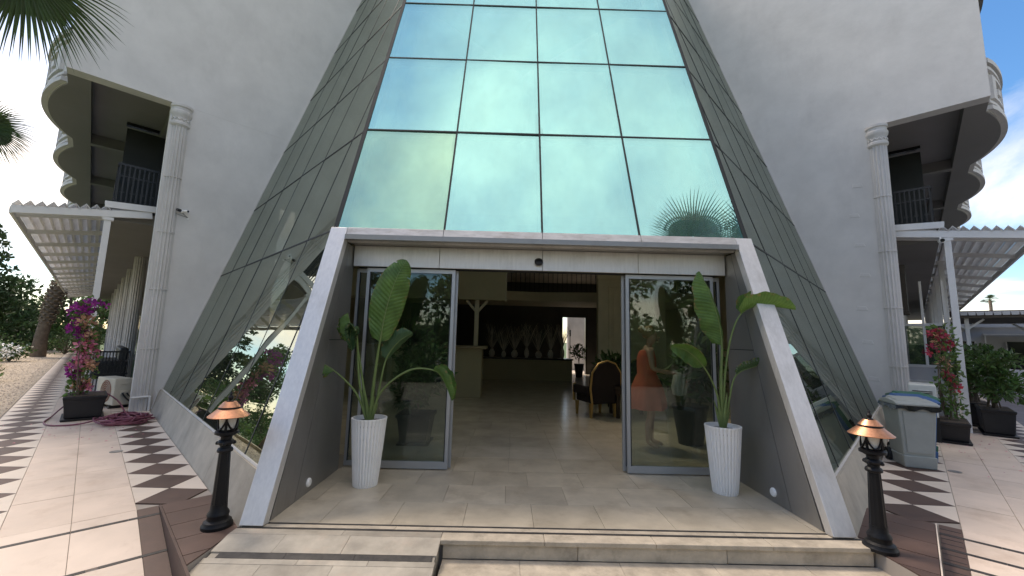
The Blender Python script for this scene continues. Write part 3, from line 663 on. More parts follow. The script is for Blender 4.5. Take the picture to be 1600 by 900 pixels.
wb = tag(obx('lobby_wall_back', -4.9, 2.78, 21.0, 21.2, -.02, 4.6, 'facade_dark'), kind='structure')
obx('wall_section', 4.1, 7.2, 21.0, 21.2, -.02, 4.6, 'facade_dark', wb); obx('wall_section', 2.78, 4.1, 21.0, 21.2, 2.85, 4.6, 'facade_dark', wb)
tag(obx('rear_courtyard', 0, 9, 21.7, 30, -.3, -.02, 'tile_pale'), kind='structure')
tag(obx('courtyard_wall', 3.55, 7, 24.0, 24.3, -.02, 4.5, 'outdoor_white'), 'white wall seen through the bright rear doorway', 'wall')
dfr = empty('rear_doorway', (3.4, 21.1, 0), 'bright open rear doorway at the back of the dark lobby', 'doorway')
obx('door_jamb', 2.785, 2.85, 20.95, 21.25, 0, 2.845, 'dark_wood', dfr); obx('door_jamb', 4.02, 4.095, 20.95, 21.25, 0, 2.845, 'dark_wood', dfr)
lk = MB(); lk.box(3.42, 3.5, 22.4, 22.46, 1.9, 2.25); lk.box(3.44, 3.48, 22.43, 22.47, 0, 1.9); tag(lk.build('wall_lantern', 'black_iron'), 'small dark lantern post beyond the rear doorway', 'lantern')
# panelled wall on the right
pw = tag(obx('panelled_wall', 2.9, 5.05, 13.0, 13.25, -.005, 4.58, 'khaki_light'), 'khaki panelled wall with raised moulding inside the lobby', 'wall')
for a0, a1 in ((3.22, 4.75),):
    for q in ((a0, a0 + .07, .6, 3.35), (a1 - .07, a1, .6, 3.35)): obx('moulding', q[0], q[1], 12.965, 12.998, q[2], q[3], 'khaki_light', pw, .01)
    for z in (.53, 3.35): obx('moulding', a0, a1, 12.963, 12.998, z, z + .07, 'khaki_light', pw, .01)
    for q in ((a0 + .16, a0 + .2, .78, 3.15), (a1 - .2, a1 - .16, .78, 3.15)): obx('moulding', q[0], q[1], 12.975, 12.998, q[2], q[3], 'khaki_light', pw)
    for z in (.74, 3.15): obx('moulding', a0 + .16, a1 - .16, 12.973, 12.998, z, z + .04, 'khaki_light', pw)
obx('cornice', 2.86, 5.08, 12.93, 12.998, 3.62, 3.75, 'khaki_light', pw, .01)
# mezzanine slab with railing
mz = empty('mezzanine', (1, 16, 3.1), 'dark mezzanine with pale slab edge across the lobby', 'mezzanine')
mb = MB(); mb.hexa([(-4.9, 14.6, 3.12), (1.2, 15.6, 3.12), (7.2, 14.6, 3.12), (7.2, 18, 3.12), (-4.9, 18, 3.12)], [(-4.9, 14.6, 3.46), (1.2, 15.6, 3.46), (7.2, 14.6, 3.46), (7.2, 18, 3.46), (-4.9, 18, 3.46)]); mb.build('slab', 'khaki_light', mz)
for p, q in (((-4.9, 14.64), (1.2, 15.64)), ((1.2, 15.64), (7.2, 14.64))):
    mb = MB(); mb.bar((*p, 4.3), (*q, 4.3), .05); mb.build('handrail', 'black_iron', mz)
    for i in range(34):
        t = i / 34; x, y = p[0] + (q[0] - p[0]) * t, p[1] + (q[1] - p[1]) * t; obx('baluster', x - .01, x + .01, y - .01, y + .01, 3.462, 4.28, 'black_iron', mz)
# reception desk
rd = empty('reception_desk', (-2.5, 12, 0), 'khaki reception desk with tan top at the left of the lobby', 'desk')
obx('front_panel', -4.7, -.68, 11.62, 12.35, 0, 1.34, 'khaki', rd, .01); obx('desk_top', -4.75, -.56, 11.52, 12.45, 1.34, 1.42, 'counter_top', rd, .012)
for x in (-4.6, -3.3, -2.0): obx('pilaster', x, x + .12, 11.60, 11.62, .1, 1.3, 'khaki_light', rd)
rb = empty('timber_canopy', (-2, 11.9, 1.42), 'pale post and bracket carrying a khaki board above the reception desk', 'canopy')
for x in (-3.6, -.88):
    p_ = obx('post', x - .06, x + .06, 11.84, 11.96, 1.42, 2.74, 'khaki_light', rb, .008)
    mb = MB(); mb.bar((x, 11.9, 2.38), (x - .3, 11.9, 2.72), .07); mb.bar((x, 11.9, 2.38), (x + .3, 11.9, 2.72), .07); mb.build('bracket', 'khaki_light', p_)
obx('fascia_board', -4.8, -.06, 11.72, 12.1, 2.74, 3.55, 'khaki', rb, .01); obx('fascia_trim', -.058, -.03, 11.70, 12.12, 2.70, 3.58, 'khaki_light', rb)
# display counter with vases of twigs
dc = empty('display_counter', (.85, 17.3, 0), 'long brown display counter at the back of the lobby', 'counter')
obx('counter_body', -1.0, 2.72, 17.0, 17.7, 0, .84, 'khaki', dc, .01); obx('counter_top', -1.04, 2.76, 16.95, 17.75, .84, .9, 'dark_wood', dc, .01)
for i, (x, h, r_) in enumerate(((-.6, .34, .13), (-.1, .26, .1), (.35, .3, .15), (.85, .42, .1), (1.35, .28, .14), (1.85, .34, .12), (2.35, .45, .09))):
    v = MB(); v.lathe([(r_ * .6, 0), (r_, h * .35), (r_ * .9, h * .7), (r_ * .5, h * .9), (r_ * .62, h)], (x, 17.3), 18, z0=.9)
    vo = tag(v.build('vase', 'ceramic'), ('leftmost', 'second', 'third', 'fourth', 'fifth', 'sixth', 'rightmost')[i] + ' pale vase of bare twigs on the display counter', 'vase', 'vases on the display counter')
    t = MB()
    for k in range(26):
        d = Vector((random.gauss(0, .28), random.gauss(0, .2), 1)); L = random.uniform(.5, 1.15); b = Vector((x, 17.3, .9 + h * .9)); t.tube(bez(b, b + d * L * .5 + Vector((random.gauss(0, .05), 0, .1)), b + d * L, 4), [.012, .011, .009, .008, .006], 4)
    t.build('twigs', 'twig', vo)
# armchairs, side table, indoor plants
def armchair(x, y, rz, label):
    c = empty('armchair', (x, y, 0), label, 'armchair', 'armchairs in the lobby'); xf = lambda p, q, z: Vector((x + p * math.cos(rz) - q * math.sin(rz), y + p * math.sin(rz) + q * math.cos(rz), z))
    def part(name, m, fn, bev=0.): mb = MB(xf); fn(mb); return mb.build(name, m, c, bevel=bev)
    part('seat', 'velvet', lambda b: b.box(-.32, .32, -.32, .30, .30, .47), .04)
    back = [(-.30, .30), (.30, .30), (.36, .62), (.34, .95), (.2, 1.14), (0, 1.2), (-.2, 1.14), (-.34, .95), (-.36, .62)]
    part('backrest', 'velvet', lambda b: b.hexa([(p, .30, z) for p, z in back], [(p, .40 + (z - .3) * .12, z) for p, z in back]), .02)
    def rim(b):
        pts = [(p * 1.04, .37 + (z - .3) * .1, z * 1.01) for p, z in back[1:]] + [(back[0][0] * 1.04, .37, .3)]; b.smooth = True; b2 = MB(); b2.tube(pts, .025, 6); b.add(b2.v, b2.f)
    part('carved_rim', 'gold_trim', rim)
    for s_ in (-1, 1):
        part('armrest', 'velvet', lambda b: b.box(s_ * .36 - .05, s_ * .36 + .05, -.3, .32, .47, .66), .03)
        part('arm_trim', 'gold_trim', lambda b: b.box(s_ * .36 - .035, s_ * .36 + .035, -.34, -.305, .3, .68), .01)
        for q in (-.29, .3): part('leg', 'gold_trim', lambda b: b.hexa([(s_ * .3 - .02, q - .02, 0), (s_ * .3 + .02, q - .02, 0), (s_ * .3 + .02, q + .02, 0), (s_ * .3 - .02, q + .02, 0)], [(s_ * .3 - .035, q - .035, .3), (s_ * .3 + .035, q - .035, .3), (s_ * .3 + .035, q + .035, .3), (s_ * .3 - .035, q + .035, .3)]))
armchair(2.02, 9.35, R(200), 'dark armchair with carved gold rim just inside the open doors'); armchair(3.75, 11.2, R(150), 'dark armchair in the lobby beside the panelled wall')
st = empty('side_table', (2.75, 9.3, 0), 'low black table beside the gold rimmed armchair', 'table')
obx('table_top', 2.35, 3.2, 8.95, 9.7, .62, .68, 'dark_wood', st, .01); obx('apron', 2.38, 3.17, 8.98, 9.67, .5, .62, 'dark_wood', st)
for x in (2.4, 3.1):
    for y in (9.0, 9.6): obx('leg', x, x + .07, y, y + .07, 0, .5, 'dark_wood', st)
def pot_plant(loc, pr, ph, fr, fh, n, label, plabel, mleaf='leaf_shrub', size=.16, square=False):
    x, y, z = loc
    p = MB()
    if square:
        s_ = pr; p.hexa([(x - s_ * .78, y - s_ * .78, z + .03), (x + s_ * .78, y - s_ * .78, z + .03), (x + s_ * .78, y + s_ * .78, z + .03), (x - s_ * .78, y + s_ * .78, z + .03)], [(x - s_, y - s_, z + ph), (x + s_, y - s_, z + ph), (x + s_, y + s_, z + ph), (x - s_, y + s_, z + ph)]); p.box(x - s_ * .95, x + s_ * .95, y - s_ * .95, y + s_ * .95, z, z + .03); p.box(x - s_ * 1.06, x + s_ * 1.06, y - s_ * 1.06, y + s_ * 1.06, z + ph - .05, z + ph)
    else: p.lathe([(pr * .7, 0), (pr, ph * .9), (pr * 1.05, ph * .9), (pr * 1.05, ph)], (x, y), 20, z0=z)
    tag(p.build('flower_pot', 'pot_black'), label, 'flower pot')
    e = empty('pot_plant', (x, y, z + ph), plabel, 'plant')
    st = MB(); cen, rad = [], []
    for k in range(7):
        d = Vector((random.gauss(0, .35), random.gauss(0, .35), 1)); b = Vector((x, y, z + ph - .02)); q = b + Vector((d.x * fr, d.y * fr, fh * random.uniform(.35, .8))); st.tube(bez(b, b + Vector((0, 0, fh * .3)), q, 5), [.02, .017, .014, .011, .009, .007], 5); cen.append(q[:]); rad.append((fr * .55, fr * .55, fh * .3))
    st.build('stem', 'bark', e); l = leaves(MB(), cen, rad, n, size, .38); l.build('foliage', mleaf, e, recalc=False)
pot_plant((-1.37, 6.62, 0), .25, .45, .42, 1.35, 900, 'square black pot standing behind the left door glass', 'bushy green plant in a black pot behind the left door', 'leaf_dark', .17, True)
pot_plant((2.75, 10.6, 0), .2, .55, .35, .8, 260, 'black pot beside the gold rimmed armchair', 'leafy indoor plant beside the panelled wall', 'leaf_dark', .25)
pot_plant((3.4, 19.3, 0), .22, .6, .4, .9, 200, 'dark pot in front of the rear doorway', 'white flowering plant in front of the rear doorway', 'leaf_dark', .16)
pot_plant((3.05, 6.9, 0), .27, .62, .36, 1.0, 240, 'large dark pot behind the right door glass', 'dark leafy plant behind the right door glass', 'leaf_dark', .26)

# ---------------------------------------------------------------- garden lamps
LX, LZ = .70, .945
def garden_lamp(x, y, label):
    e = empty('garden_lamp', (x, y, ZP), label, 'garden lamp', 'lamps beside the entrance')
    def lt(name, prof, m, n=28, par=e, **k): mb = MB(); mb.lathe([(q * LX, z * LZ) for q, z in prof], (x, y), n, z0=ZP, **k); return mb.build(name, m, par, sharp=32)
    lt('base', [(.165, 0), (.165, .025), (.15, .04), (.145, .055), (.115, .07), (.11, .095), (.118, .11), (.112, .125), (.09, .15), (.086, .2)], 'lamp_black')
    lt('shaft', [(.086, .2), (.084, .22), (.064, .62), (.062, .64)], 'lamp_black', 48, flute=12, fd=.06)
    cl = lt('collar', [(.06, .64), (.083, .645), (.087, .66), (.078, .675), (.06, .685), (.058, .70), (.085, .715), (.09, .73), (.08, .745), (.062, .755), (.064, .78), (.115, .80), (.13, .805), (.13, .825), (.11, .835), (.06, .84)], 'lamp_black')
    for k in range(4):
        a = k * math.pi / 2 + .4; mb = MB(); mb.lathe([(.0, 0), (.014, .006), (.016, .018), (.01, .03), (0, .034)], (x + .088 * LX * math.cos(a), y + .088 * LX * math.sin(a)), 10, z0=ZP + .705 * LZ); mb.build('knob', 'lamp_black', cl)
    lt('lantern_glass', [(.08, .842), (.09, .85), (.095, .95), (.095, .96)], 'lamp_glass')
    for k in range(4):
        a = k * math.pi / 2 + .4; ca, sa = math.cos(a), math.sin(a)
        mb = MB(); mb.bar((x + .1 * LX * ca, y + .1 * LX * sa, ZP + .83 * LZ), (x + .1 * LX * ca, y + .1 * LX * sa, ZP + .98 * LZ), .014); mb.build('cage_post', 'lamp_black', e)
        mb = MB(); a2 = a + math.pi / 2
        mb.tube([(x + .103 * LX * math.cos(a + (a2 - a) * t), y + .103 * LX * math.sin(a + (a2 - a) * t), ZP + (.93 - .085 * math.sin(math.pi * t)) * LZ) for t in np.linspace(0, 1, 9)], .008, 6); mb.build('cage_scroll', 'lamp_black', e)
    sh = lt('lamp_shade', [(.13, .975), (.222, .958), (.225, .963), (.12, 1.03), (.115, 1.03), (.04, .99)], 'copper', 40)
    lt('shade_band', [(.123, 1.028), (.127, 1.034), (.123, 1.04), (.1, 1.04)], 'lamp_black', 30, sh)
    lt('shade_crown', [(.115, 1.041), (.12, 1.044), (.066, 1.09), (.05, 1.09), (.02, 1.06)], 'copper', 40, sh)
    lt('finial', [(.035, 1.085), (.038, 1.095), (.02, 1.105), (.028, 1.118), (.03, 1.128), (.018, 1.142), (.012, 1.15), (.017, 1.158), (.004, 1.18), (.001, 1.185)], 'lamp_black', 18)
garden_lamp(-2.405, 3.72, 'black garden lamp with copper shade left of the entrance')
garden_lamp(3.10, 3.55, 'black garden lamp with copper shade right of the entrance')

# ---------------------------------------------------------------- white planters and bird of paradise plants
def white_planter(x, y, label):
    e = empty('planter', (x, y, 0), label, 'planter', 'white planters at the doors')
    mb = MB(); N = 224; H = .715; prof = [(.126, 0)] + [(.130 + .058 * (k / 14) ** .9, .004 + .049 * k) for k in range(15)] + [(.192, .705), (.19, .715), (.176, .715), (.172, .69), (.165, .64)]; vs = []
    for r, z in prof[:17]:
        for j in range(N):
            a = 2 * math.pi * j / N + z * .25; w = abs(math.sin(a * 14)); q = r * (1 - .13 * (1 - w) ** 2.2 * (1 if .003 < z < .7 else .2)); vs.append((x + q * math.cos(a), y + q * math.sin(a), z))
    for r, z in prof[17:]:
        for j in range(N): a = 2 * math.pi * j / N + .715 * .25; vs.append((x + r * math.cos(a), y + r * math.sin(a), z))
    k = len(prof); mb.add(vs, [(i * N + j, i * N + (j + 1) % N, (i + 1) * N + (j + 1) % N, (i + 1) * N + j) for i in range(k - 1) for j in range(N)] + [tuple(range(N - 1, -1, -1))]); mb.smooth = True
    mb.build('pot', 'pot_white', e, sharp=50)
    so = MB(); so.lathe([(.168, .63), (.168, .668), (.1, .68), (.001, .684)], (x, y), 24); so.build('soil', 'soil', e)
white_planter(-1.50, 4.72, 'white fluted planter left of the doors'); white_planter(2.45, 4.72, 'white fluted planter right of the doors')
def blade(path, width, side, fold=.25, curl=0., n=44, tears=0, tip=.5):
    """a paddle leaf along a midrib path; side = direction of its width"""
    mb = MB(); mb.smooth = True; side = Vector(side).normalized(); rows = []; P = path; k = len(P)
    def at(t):
        q = t * (k - 1); i = min(int(q), k - 2); u = q - i
        return P[i].lerp(P[i + 1], u), (P[min(i + 1, k - 1)] - P[i]).normalized()
    for i in range(n + 1):
        t = i / n; c, d = at(t); sd = (side - d * side.dot(d)).normalized(); nm = d.cross(sd).normalized()
        w = width * .5 * (math.sin(math.pi * min(1, (t + .03) / 1.04) ** .8) ** .62) if 0 < t < 1 else width * .02
        row = []
        for q in (-1, -.72, -.4, 0, .4, .72, 1):
            wob = .02 * width * math.sin(t * 23 + q * 4) * abs(q) * 2; a = abs(q)
            cc = w * a; ang = curl * a * a
            row.append(c + sd * (math.copysign(1, q) * cc * math.cos(ang) if q else 0) + nm * (fold * cc + cc * math.sin(ang) + wob))
        rows.append(row)
    vs = [v for r_ in rows for v in r_]; fs = []
    for i in range(n):
        for j in range(6):
            if tears and (j in (0, 5)) and (i * 7 + j) % tears == 0: continue
            fs.append((i * 7 + j, i * 7 + j + 1, (i + 1) * 7 + j + 1, (i + 1) * 7 + j))
    mb.add(vs, fs); mb.uv = [((-1, -.72, -.4, 0, .4, .72, 1)[j], i / n) for i in range(n + 1) for j in range(7)]; return mb
def bird_plant(x, y, leaves_, label):
    e = empty('bird_of_paradise', (x, y, .68), label, 'plant')
    for st, w, side, fold, curl, m, tears, brk, rr_ in leaves_:
        pts = [Vector((x + p[0], y + p[1], p[2])) for p in st]
        sm = []
        for i in range(len(pts) - 1):                      # Catmull-Rom through the listed points
            p0, p1, p2, p3 = pts[max(i - 1, 0)], pts[i], pts[i + 1], pts[min(i + 2, len(pts) - 1)]
            for t in np.linspace(0, 1, 8, endpoint=False): sm.append(.5 * ((2 * p1) + (p2 - p0) * t + (2 * p0 - 5 * p1 + 4 * p2 - p3) * t ** 2 + (3 * p1 - p0 - 3 * p2 + p3) * t ** 3))
        sm.append(pts[-1]); c = brk * 8
        s_ = MB(); s_.tube(sm[:c + 3], [rr_ * (1 - .55 * i / (c + 3)) for i in range(c + 3)], 8); so = s_.build('stalk', 'stem_green', e)
        b = blade(sm[c:], w, side, fold, curl, tears=tears); lo = b.build('leaf', m, e, recalc=False); ul = lo.data.uv_layers.new(name='UVMap')
        for lp in lo.data.loops: ul.data[lp.index].uv = b.uv[lp.vertex_index]
        s_ = MB(); q = [p for p in sm[c:]]; s_.tube(q, [max(.0015, .008 * (1 - i / len(q))) for i in range(len(q))], 6); s_.build('midrib', 'stem_green', lo)
    for k in range(5):                                      # short sheaths at the foot
        a = k * 1.3; s_ = MB(); b = Vector((x, y, .66)); d = Vector((math.cos(a) * .09, math.sin(a) * .05, .22 + .05 * k)); s_.tube([b, b + d * .5, b + d], [.028, .02, .003], 7); s_.build('sheath', 'stem_green', e)
LB, LD = 'leaf_bird', 'leaf_bird_dark'
bird_plant(-1.50, 4.72, [
    (((0, 0, .66), (.02, .02, 1.15), (.06, .0, 1.55), (.12, -.02, 1.95), (.22, -.03, 2.3), (.31, .0, 2.50)), .40, (1, .3, 0), .18, .25, LB, 37, 2, .022),
    (((-.02, .0, .66), (-.12, .02, 1.15), (-.2, .0, 1.52), (-.27, -.03, 1.72), (-.30, -.06, 1.86)), .24, (.3, 1, 0), .5, 1.5, LB, 4, 2, .017),
    (((-.02, .0, .66), (-.14, .0, 1.1), (-.2, -.02, 1.62), (-.26, -.05, 1.66), (-.22, -.08, 1.44)), .26, (1, .5, 0), .4, 1.2, LD, 4, 2, .017),
    (((-.02, -.01, .66), (-.16, -.03, .98), (-.40, -.08, 1.22), (-.58, -.1, 1.30), (-.72, -.12, 1.22), (-.79, -.13, 1.0)), .30, (.2, 1, .3), .55, .7, LB, 3, 2, .015),
    (((.02, -.01, .66), (.12, -.03, 1.0), (.42, -.06, 1.24), (.70, -.08, 1.25), (.82, -.1, 1.14), (.92, -.12, .93)), .16, (.2, 1, .2), .7, .9, LB, 0, 3, .015),
    (((.02, .03, .66), (.06, .08, 1.0), (.11, .12, 1.35), (.24, .12, 1.55), (.40, .1, 1.66)), .24, (.5, .6, -.6), .4, .4, LD, 0, 2, .016),
], 'tall bird of paradise plant with drooping leaves in the left white planter')
bird_plant(2.45, 4.72, [
    (((0, 0, .66), (.0, .0, 1.2), (.02, -.01, 1.60), (-.02, -.03, 1.9), (-.12, -.03, 2.22), (-.21, 0, 2.46)), .36, (1, .45, 0), .3, .5, LB, 41, 2, .024),
    (((.01, 0, .66), (.04, 0, 1.2), (.12, -.02, 1.68), (.24, -.05, 1.97), (.45, -.1, 2.06), (.80, -.15, 2.02)), .25, (.1, 1, .25), .6, .9, LB, 0, 3, .016),
    (((.02, -.01, .66), (.08, -.02, 1.02), (.16, -.04, 1.28), (.36, -.08, 1.38), (.56, -.12, 1.47)), .17, (.2, 1, -.3), .45, .5, LD, 3, 2, .014),
    (((-.02, .0, .66), (-.06, -.02, 1.05), (-.22, -.06, 1.36), (-.42, -.1, 1.53), (-.62, -.13, 1.58)), .22, (.3, .4, -.85), .3, .35, LB, 0, 2, .014),
], 'tall bird of paradise plant with folded leaves in the right white planter')

# ---------------------------------------------------------------- pergolas
def pergola(side, label):
    f = SIDE[side]; rt = side == 'right'; a0, a1 = (12.25, 44) if not rt else (12.0, 40); b0, b1 = -1.3, .72
    zs = lambda b: 3.80 + (b - b0) * .17                     # underside rises to the wall
    e = empty('pergola', f(a0, 0, ZP), label, 'pergola')
    def bar_(name, p, q, w, h, m='white_paint', par=e): mb = MB(); mb.bar(f(*p), f(*q), w, h); return mb.build(name, m, par, bevel=.004)
    pb = .02 if not rt else -.08
    for k in range(5 if not rt else 9):
        a = a0 + .05 + (8 if not rt else 3.2) * k; mb = MB(f); w = .055; mb.box(a - w, a + w, pb - w, pb + w, ZP, zs(pb) + .0); po = mb.build('post', 'white_paint', e, bevel=.006)
        mb = MB(f); mb.box(a - .075, a + .075, pb - .09, pb + .09, zs(pb) - .07, zs(pb) - .002); mb.build('post_cap', 'white_paint', po)
    bar_('front_beam', (a0, b0, zs(b0) + .075), (a0, b1, zs(b1) + .075), .06, .15)
    for k in range(1, 16):
        a = a0 + .42 + 2.1 * (k - 1); bar_('rafter', (a, b0 + .02, zs(b0) + .06), (a, b1, zs(b1) + .06), .05, .10)
    for k in range(9):                                       # ridged slats running the length of the terrace
        b = b0 + .075 + .150 * k; z = zs(b) + .152; w, h, th = .082, .105, .012
        mb = MB(f); lo = [(a0 - .05, b - w, z), (a0 - .05, b - w + .02, z), (a0 - .05, b, z + h - th * 1.6), (a0 - .05, b + w - .02, z), (a0 - .05, b + w, z), (a0 - .05, b, z + h)]
        n = 6; hi = [(a1, p[1], p[2]) for p in lo]; mb.add(lo + hi, [(0, 1, 2, 5), (2, 3, 4, 5), (6, 11, 8, 7), (8, 11, 10, 9)] + [(i, (i + 1) % n, n + (i + 1) % n, n + i) for i in range(n)]); mb.build('slat', 'slat_white', e)
    mb = MB(f); lo = [(a0 + .03, .06, zs(.06) + .155), (a0 + .03, b1, zs(b1) + .155), (a0 + .03, b1, zs(b1) + .19), (a0 + .03, .06, zs(.06) + .19)]
    mb.hexa(lo, [(a1, p[1], p[2]) for p in lo]); mb.build('roof_sheet', 'slat_white', e)
    bar_('fascia', (a0 - .03, -.06, zs(0) + .27), (a0 - .03, b1 + .05, zs(b1) + .215), .05, .14)
    bar_('side_beam', (a0, b0, zs(b0) + .06), (a1, b0, zs(b0) + .06), .05, .13); bar_('side_beam', (a0 + .04, pb, zs(pb) + .05), (a1, pb, zs(pb) + .05), .06, .1)
    return e
pergola('left', 'white slatted pergola along the left wing'); pergola('right', 'white slatted pergola along the right wing')

# terrace furniture and fences under the pergolas
tf = empty('terrace_fence', SL(14.5, .5, ZP), 'black lattice fence under the left pergola', 'fence')
for z in (.05, .5, 1.05):
    mb = MB(SL); mb.box(14.48, 14.52, .12, .8, z, z + .04); mb.build('rail', 'black_iron', tf)
for i in range(12): mb = MB(SL); mb.box(14.485, 14.515, .13 + .058 * i, .15 + .058 * i, ZP, 1.06); mb.build('bar', 'black_iron', tf)
for i in range(4):
    mb = MB(); mb.tube([SL(14.475, .42 + .1 * i + .045 * math.cos(t), .78 + .08 * math.sin(t)) for t in np.linspace(0, 6.28, 14)], .008, 5); mb.build('scroll', 'black_iron', tf)
mb = MB(SL); mb.box(15.2, 17.4, .15, .8, .35, .8); mb.box(15.2, 17.4, .62, .8, .8, 1.15); tag(mb.build('terrace_sofa', 'pot_black', bevel=.05), 'black sofa on the left terrace behind the lattice fence', 'sofa')
wr = empty('terrace_screen', SR(13.7, .3, ZP), 'white framed window screen over a low wall under the right pergola', 'window screen')
def rb_(name, a0, a1, b0, b1, z0, z1, m): mb = MB(SR); mb.box(a0, a1, b0, b1, z0, z1); return mb.build(name, m, wr, bevel=.004)
rb_('low_wall', 13.6, 13.75, -.02, .85, ZP, .82, 'wall_far'); rb_('sill', 13.56, 13.79, -.04, .85, .82, .89, 'white_paint')
rb_('wall_panel', 13.62, 13.73, -.02, .85, .89, 1.2, 'wall_far'); rb_('frame', 13.6, 13.75, -.02, .85, 1.2, 1.26, 'white_paint')
for b in (-.02, .36, .80): rb_('frame', 13.62, 13.73, b, b + .05, 1.262, 3.3, 'white_paint')
rb_('frame', 13.63, 13.72, .031, .36, 2.2, 2.26, 'white_paint'); rb_('frame', 13.63, 13.72, .411, .8, 2.2, 2.26, 'white_paint'); rb_('pane', 13.67, 13.68, .03, .36, 1.262, 2.2, 'glass_window'); rb_('pane', 13.67, 13.68, .41, .8, 1.262, 2.2, 'glass_window')
for k in range(3):
    mb = MB(SR); a = 15.2 + k * 1.1; mb.box(a, a + .5, .35, .85, .45, .52); mb.box(a + .44, a + .5, .35, .85, .52, 1.0 + .75); mb.box(a, a + .05, .35, .4, ZP, .45); mb.box(a + .45, a + .5, .8, .85, ZP, .45); mb.box(a, a + .05, .8, .85, ZP, .45); mb.box(a + .45, a + .5, .35, .4, ZP, .45)
    tag(mb.build('terrace_chair', 'chair_blue', bevel=.01), ('nearest', 'middle', 'farthest')[k] + ' blue chair behind the right terrace screen', 'chair', 'blue terrace chairs')
mb = MB(SR); mb.box(13.3, 13.5, .62, .76, 2.55, 3.7); mb.box(13.28, 13.52, .60, .78, 2.45, 2.56); tag(mb.build('wall_speaker', 'dark_wood', bevel=.01), 'dark wooden fitting hung beside the right column', 'fitting')

# ---------------------------------------------------------------- security cameras
def cctv(p, d, label, dark=True):
    p, d = Vector(p), Vector(d).normalized(); e = empty('security_camera', p, label, 'camera')
    mb = MB(); mb.tube([p, p + d * .02], .045, 14); mb.build('base', 'pot_white', e)
    return e, mb, p, d
for f, a, b, z, lab in ((SL, AW, 1.15, 4.27, 'small pair of white security cameras on the left wall'),):
    p = f(a, b, z); nrm = (f(a - 1, b, z) - p).normalized(); tb = (f(a, b + 1, z) - p).normalized(); e = empty('security_camera', p, lab, 'camera')
    mb = MB(); mb.tube([p, p + nrm * .03], .035, 12); mb.build('base', 'pot_white', e)
    for s_, w in ((-1, 'black_iron'), (1, 'pot_white')):
        q = p + nrm * .07 + tb * (.05 * s_); mb = MB(); mb.tube([q + tb * (-.02 * s_), q + tb * (.045 * s_) + nrm * .05], .032, 12); c = mb.build('camera_head', w, e)
        mb = MB(); mb.tube([q + tb * (.044 * s_) + nrm * .049, q + tb * (.05 * s_) + nrm * .056], .024, 12); mb.build('lens', 'window_dark', c)
    mb = MB(); mb.tube([p + nrm * .01 + Vector((0, 0, -.02)), p + tb * .12 + nrm * .012 + Vector((0, 0, -.12)), p + tb * .05 + nrm * .012 + Vector((0, 0, -.1)), p - tb * .2 + nrm * .06 + Vector((0, 0, -.06))], .004, 5); mb.build('cable', 'black_iron', e)
    mb = MB(); q = p + tb * .12 + Vector((0, 0, -.14)); mb.tube([q, q + nrm * .012], .02, 10); mb.build('junction_box', 'pot_white', e)
p = SR(11.93, .02, 3.93); e = empty('security_camera', p, 'white security camera under the right pergola beam', 'camera'); d = (SR(10.9, -.1, 3.85) - p).normalized()
mb = MB(); mb.tube([p, p + d * .17], .05, 14); mb.build('camera_head', 'pot_white', e); mb = MB(); mb.tube([p + d * .168, p + d * .178], .038, 14); mb.build('lens', 'window_dark', e)
mb = MB(); mb.tube([p + d * .03, p + Vector((0, 0, .09))], .015, 8); mb.build('bracket', 'pot_white', e)

# ---------------------------------------------------------------- air conditioners, hose, pipe
def ac(side, a0, a1, b0, b1, z0, z1, m, label, fan='b'):
    f = SIDE[side] if side in SIDE else ACF; e = empty('air_conditioner', f((a0 + a1) / 2, (b0 + b1) / 2, ZP), label, 'air conditioner')
    mb = MB(f); mb.box(a0, a1, b0, b1, z0, z1); mb.build('casing', m, e, bevel=.015)
    for a in (a0 + .1, a1 - .14): mb = MB(f); mb.box(a, a + .05, b0 - .01, b1 + .01, ZP, z0); mb.build('foot', 'pot_black', e)
    c = Vector(((a0 + a1) / 2 - .04, b0, (z0 + z1) / 2)); r_ = min(.23, (z1 - z0) * .42)
    mb = MB(f); n = 28; mb.hexa([(c.x + r_ * math.cos(t), b0 - .006, c.z + r_ * math.sin(t)) for t in np.linspace(0, 2 * math.pi, n, endpoint=False)], [(c.x + r_ * math.cos(t), b0 - .001, c.z + r_ * math.sin(t)) for t in np.linspace(0, 2 * math.pi, n, endpoint=False)]); go = mb.build('fan_opening', 'terracotta' if side == 'turned' else 'window_dark', e)
    for k in range(1, 6):
        mb = MB(); mb.tube([f(c.x + r_ * k / 5.5 * math.cos(t), b0 - .014, c.z + r_ * k / 5.5 * math.sin(t)) for t in np.linspace(0, 2 * math.pi, 24)], .004, 4); mb.build('grille_ring', m, go)
    mb = MB(f); mb.box(a0 - .014, a0 - .001, b0 + .09, b0 + .23, z1 - .13, z1 - .09); mb.build('handle', m, e, bevel=.005)
    mb = MB(f); mb.box(a0 - .035, a0 - .001, b0 + .1, b0 + .24, z0 + .22, z0 + .29); mb.build('valve_block', m, e, bevel=.008)
    mb = MB(); mb.tube(bez(f(a0 - .04, b0 + .13, z0 + .25), f(a0 - .13, b0 + .16, z0 + .1), f(a0 - .05, b1 + .1, .04), 8), .016, 7); mb.tube(bez(f(a0 - .04, b0 + .2, z0 + .25), f(a0 - .1, b0 + .25, z0 + .12), f(a0 - .03, b1 + .14, .12), 8), .012, 7); mb.build('refrigerant_pipe', 'pot_black', e)
    return e
ACN = Vector((-8.15, 8.85, 0))
ACF = lambda a, b, z: Vector((ACN.x - .894 * a + .447 * b, ACN.y + .447 * a + .894 * b, z))
ac('turned', 0, .8, 0, .3, .05, .60, 'ac_cream', 'cream air conditioner beside the left fluted column')
e = ac('right', 10.1, 10.9, .36, .72, .42, .98, 'ac_white', 'pale air conditioner behind the wheeled bins')
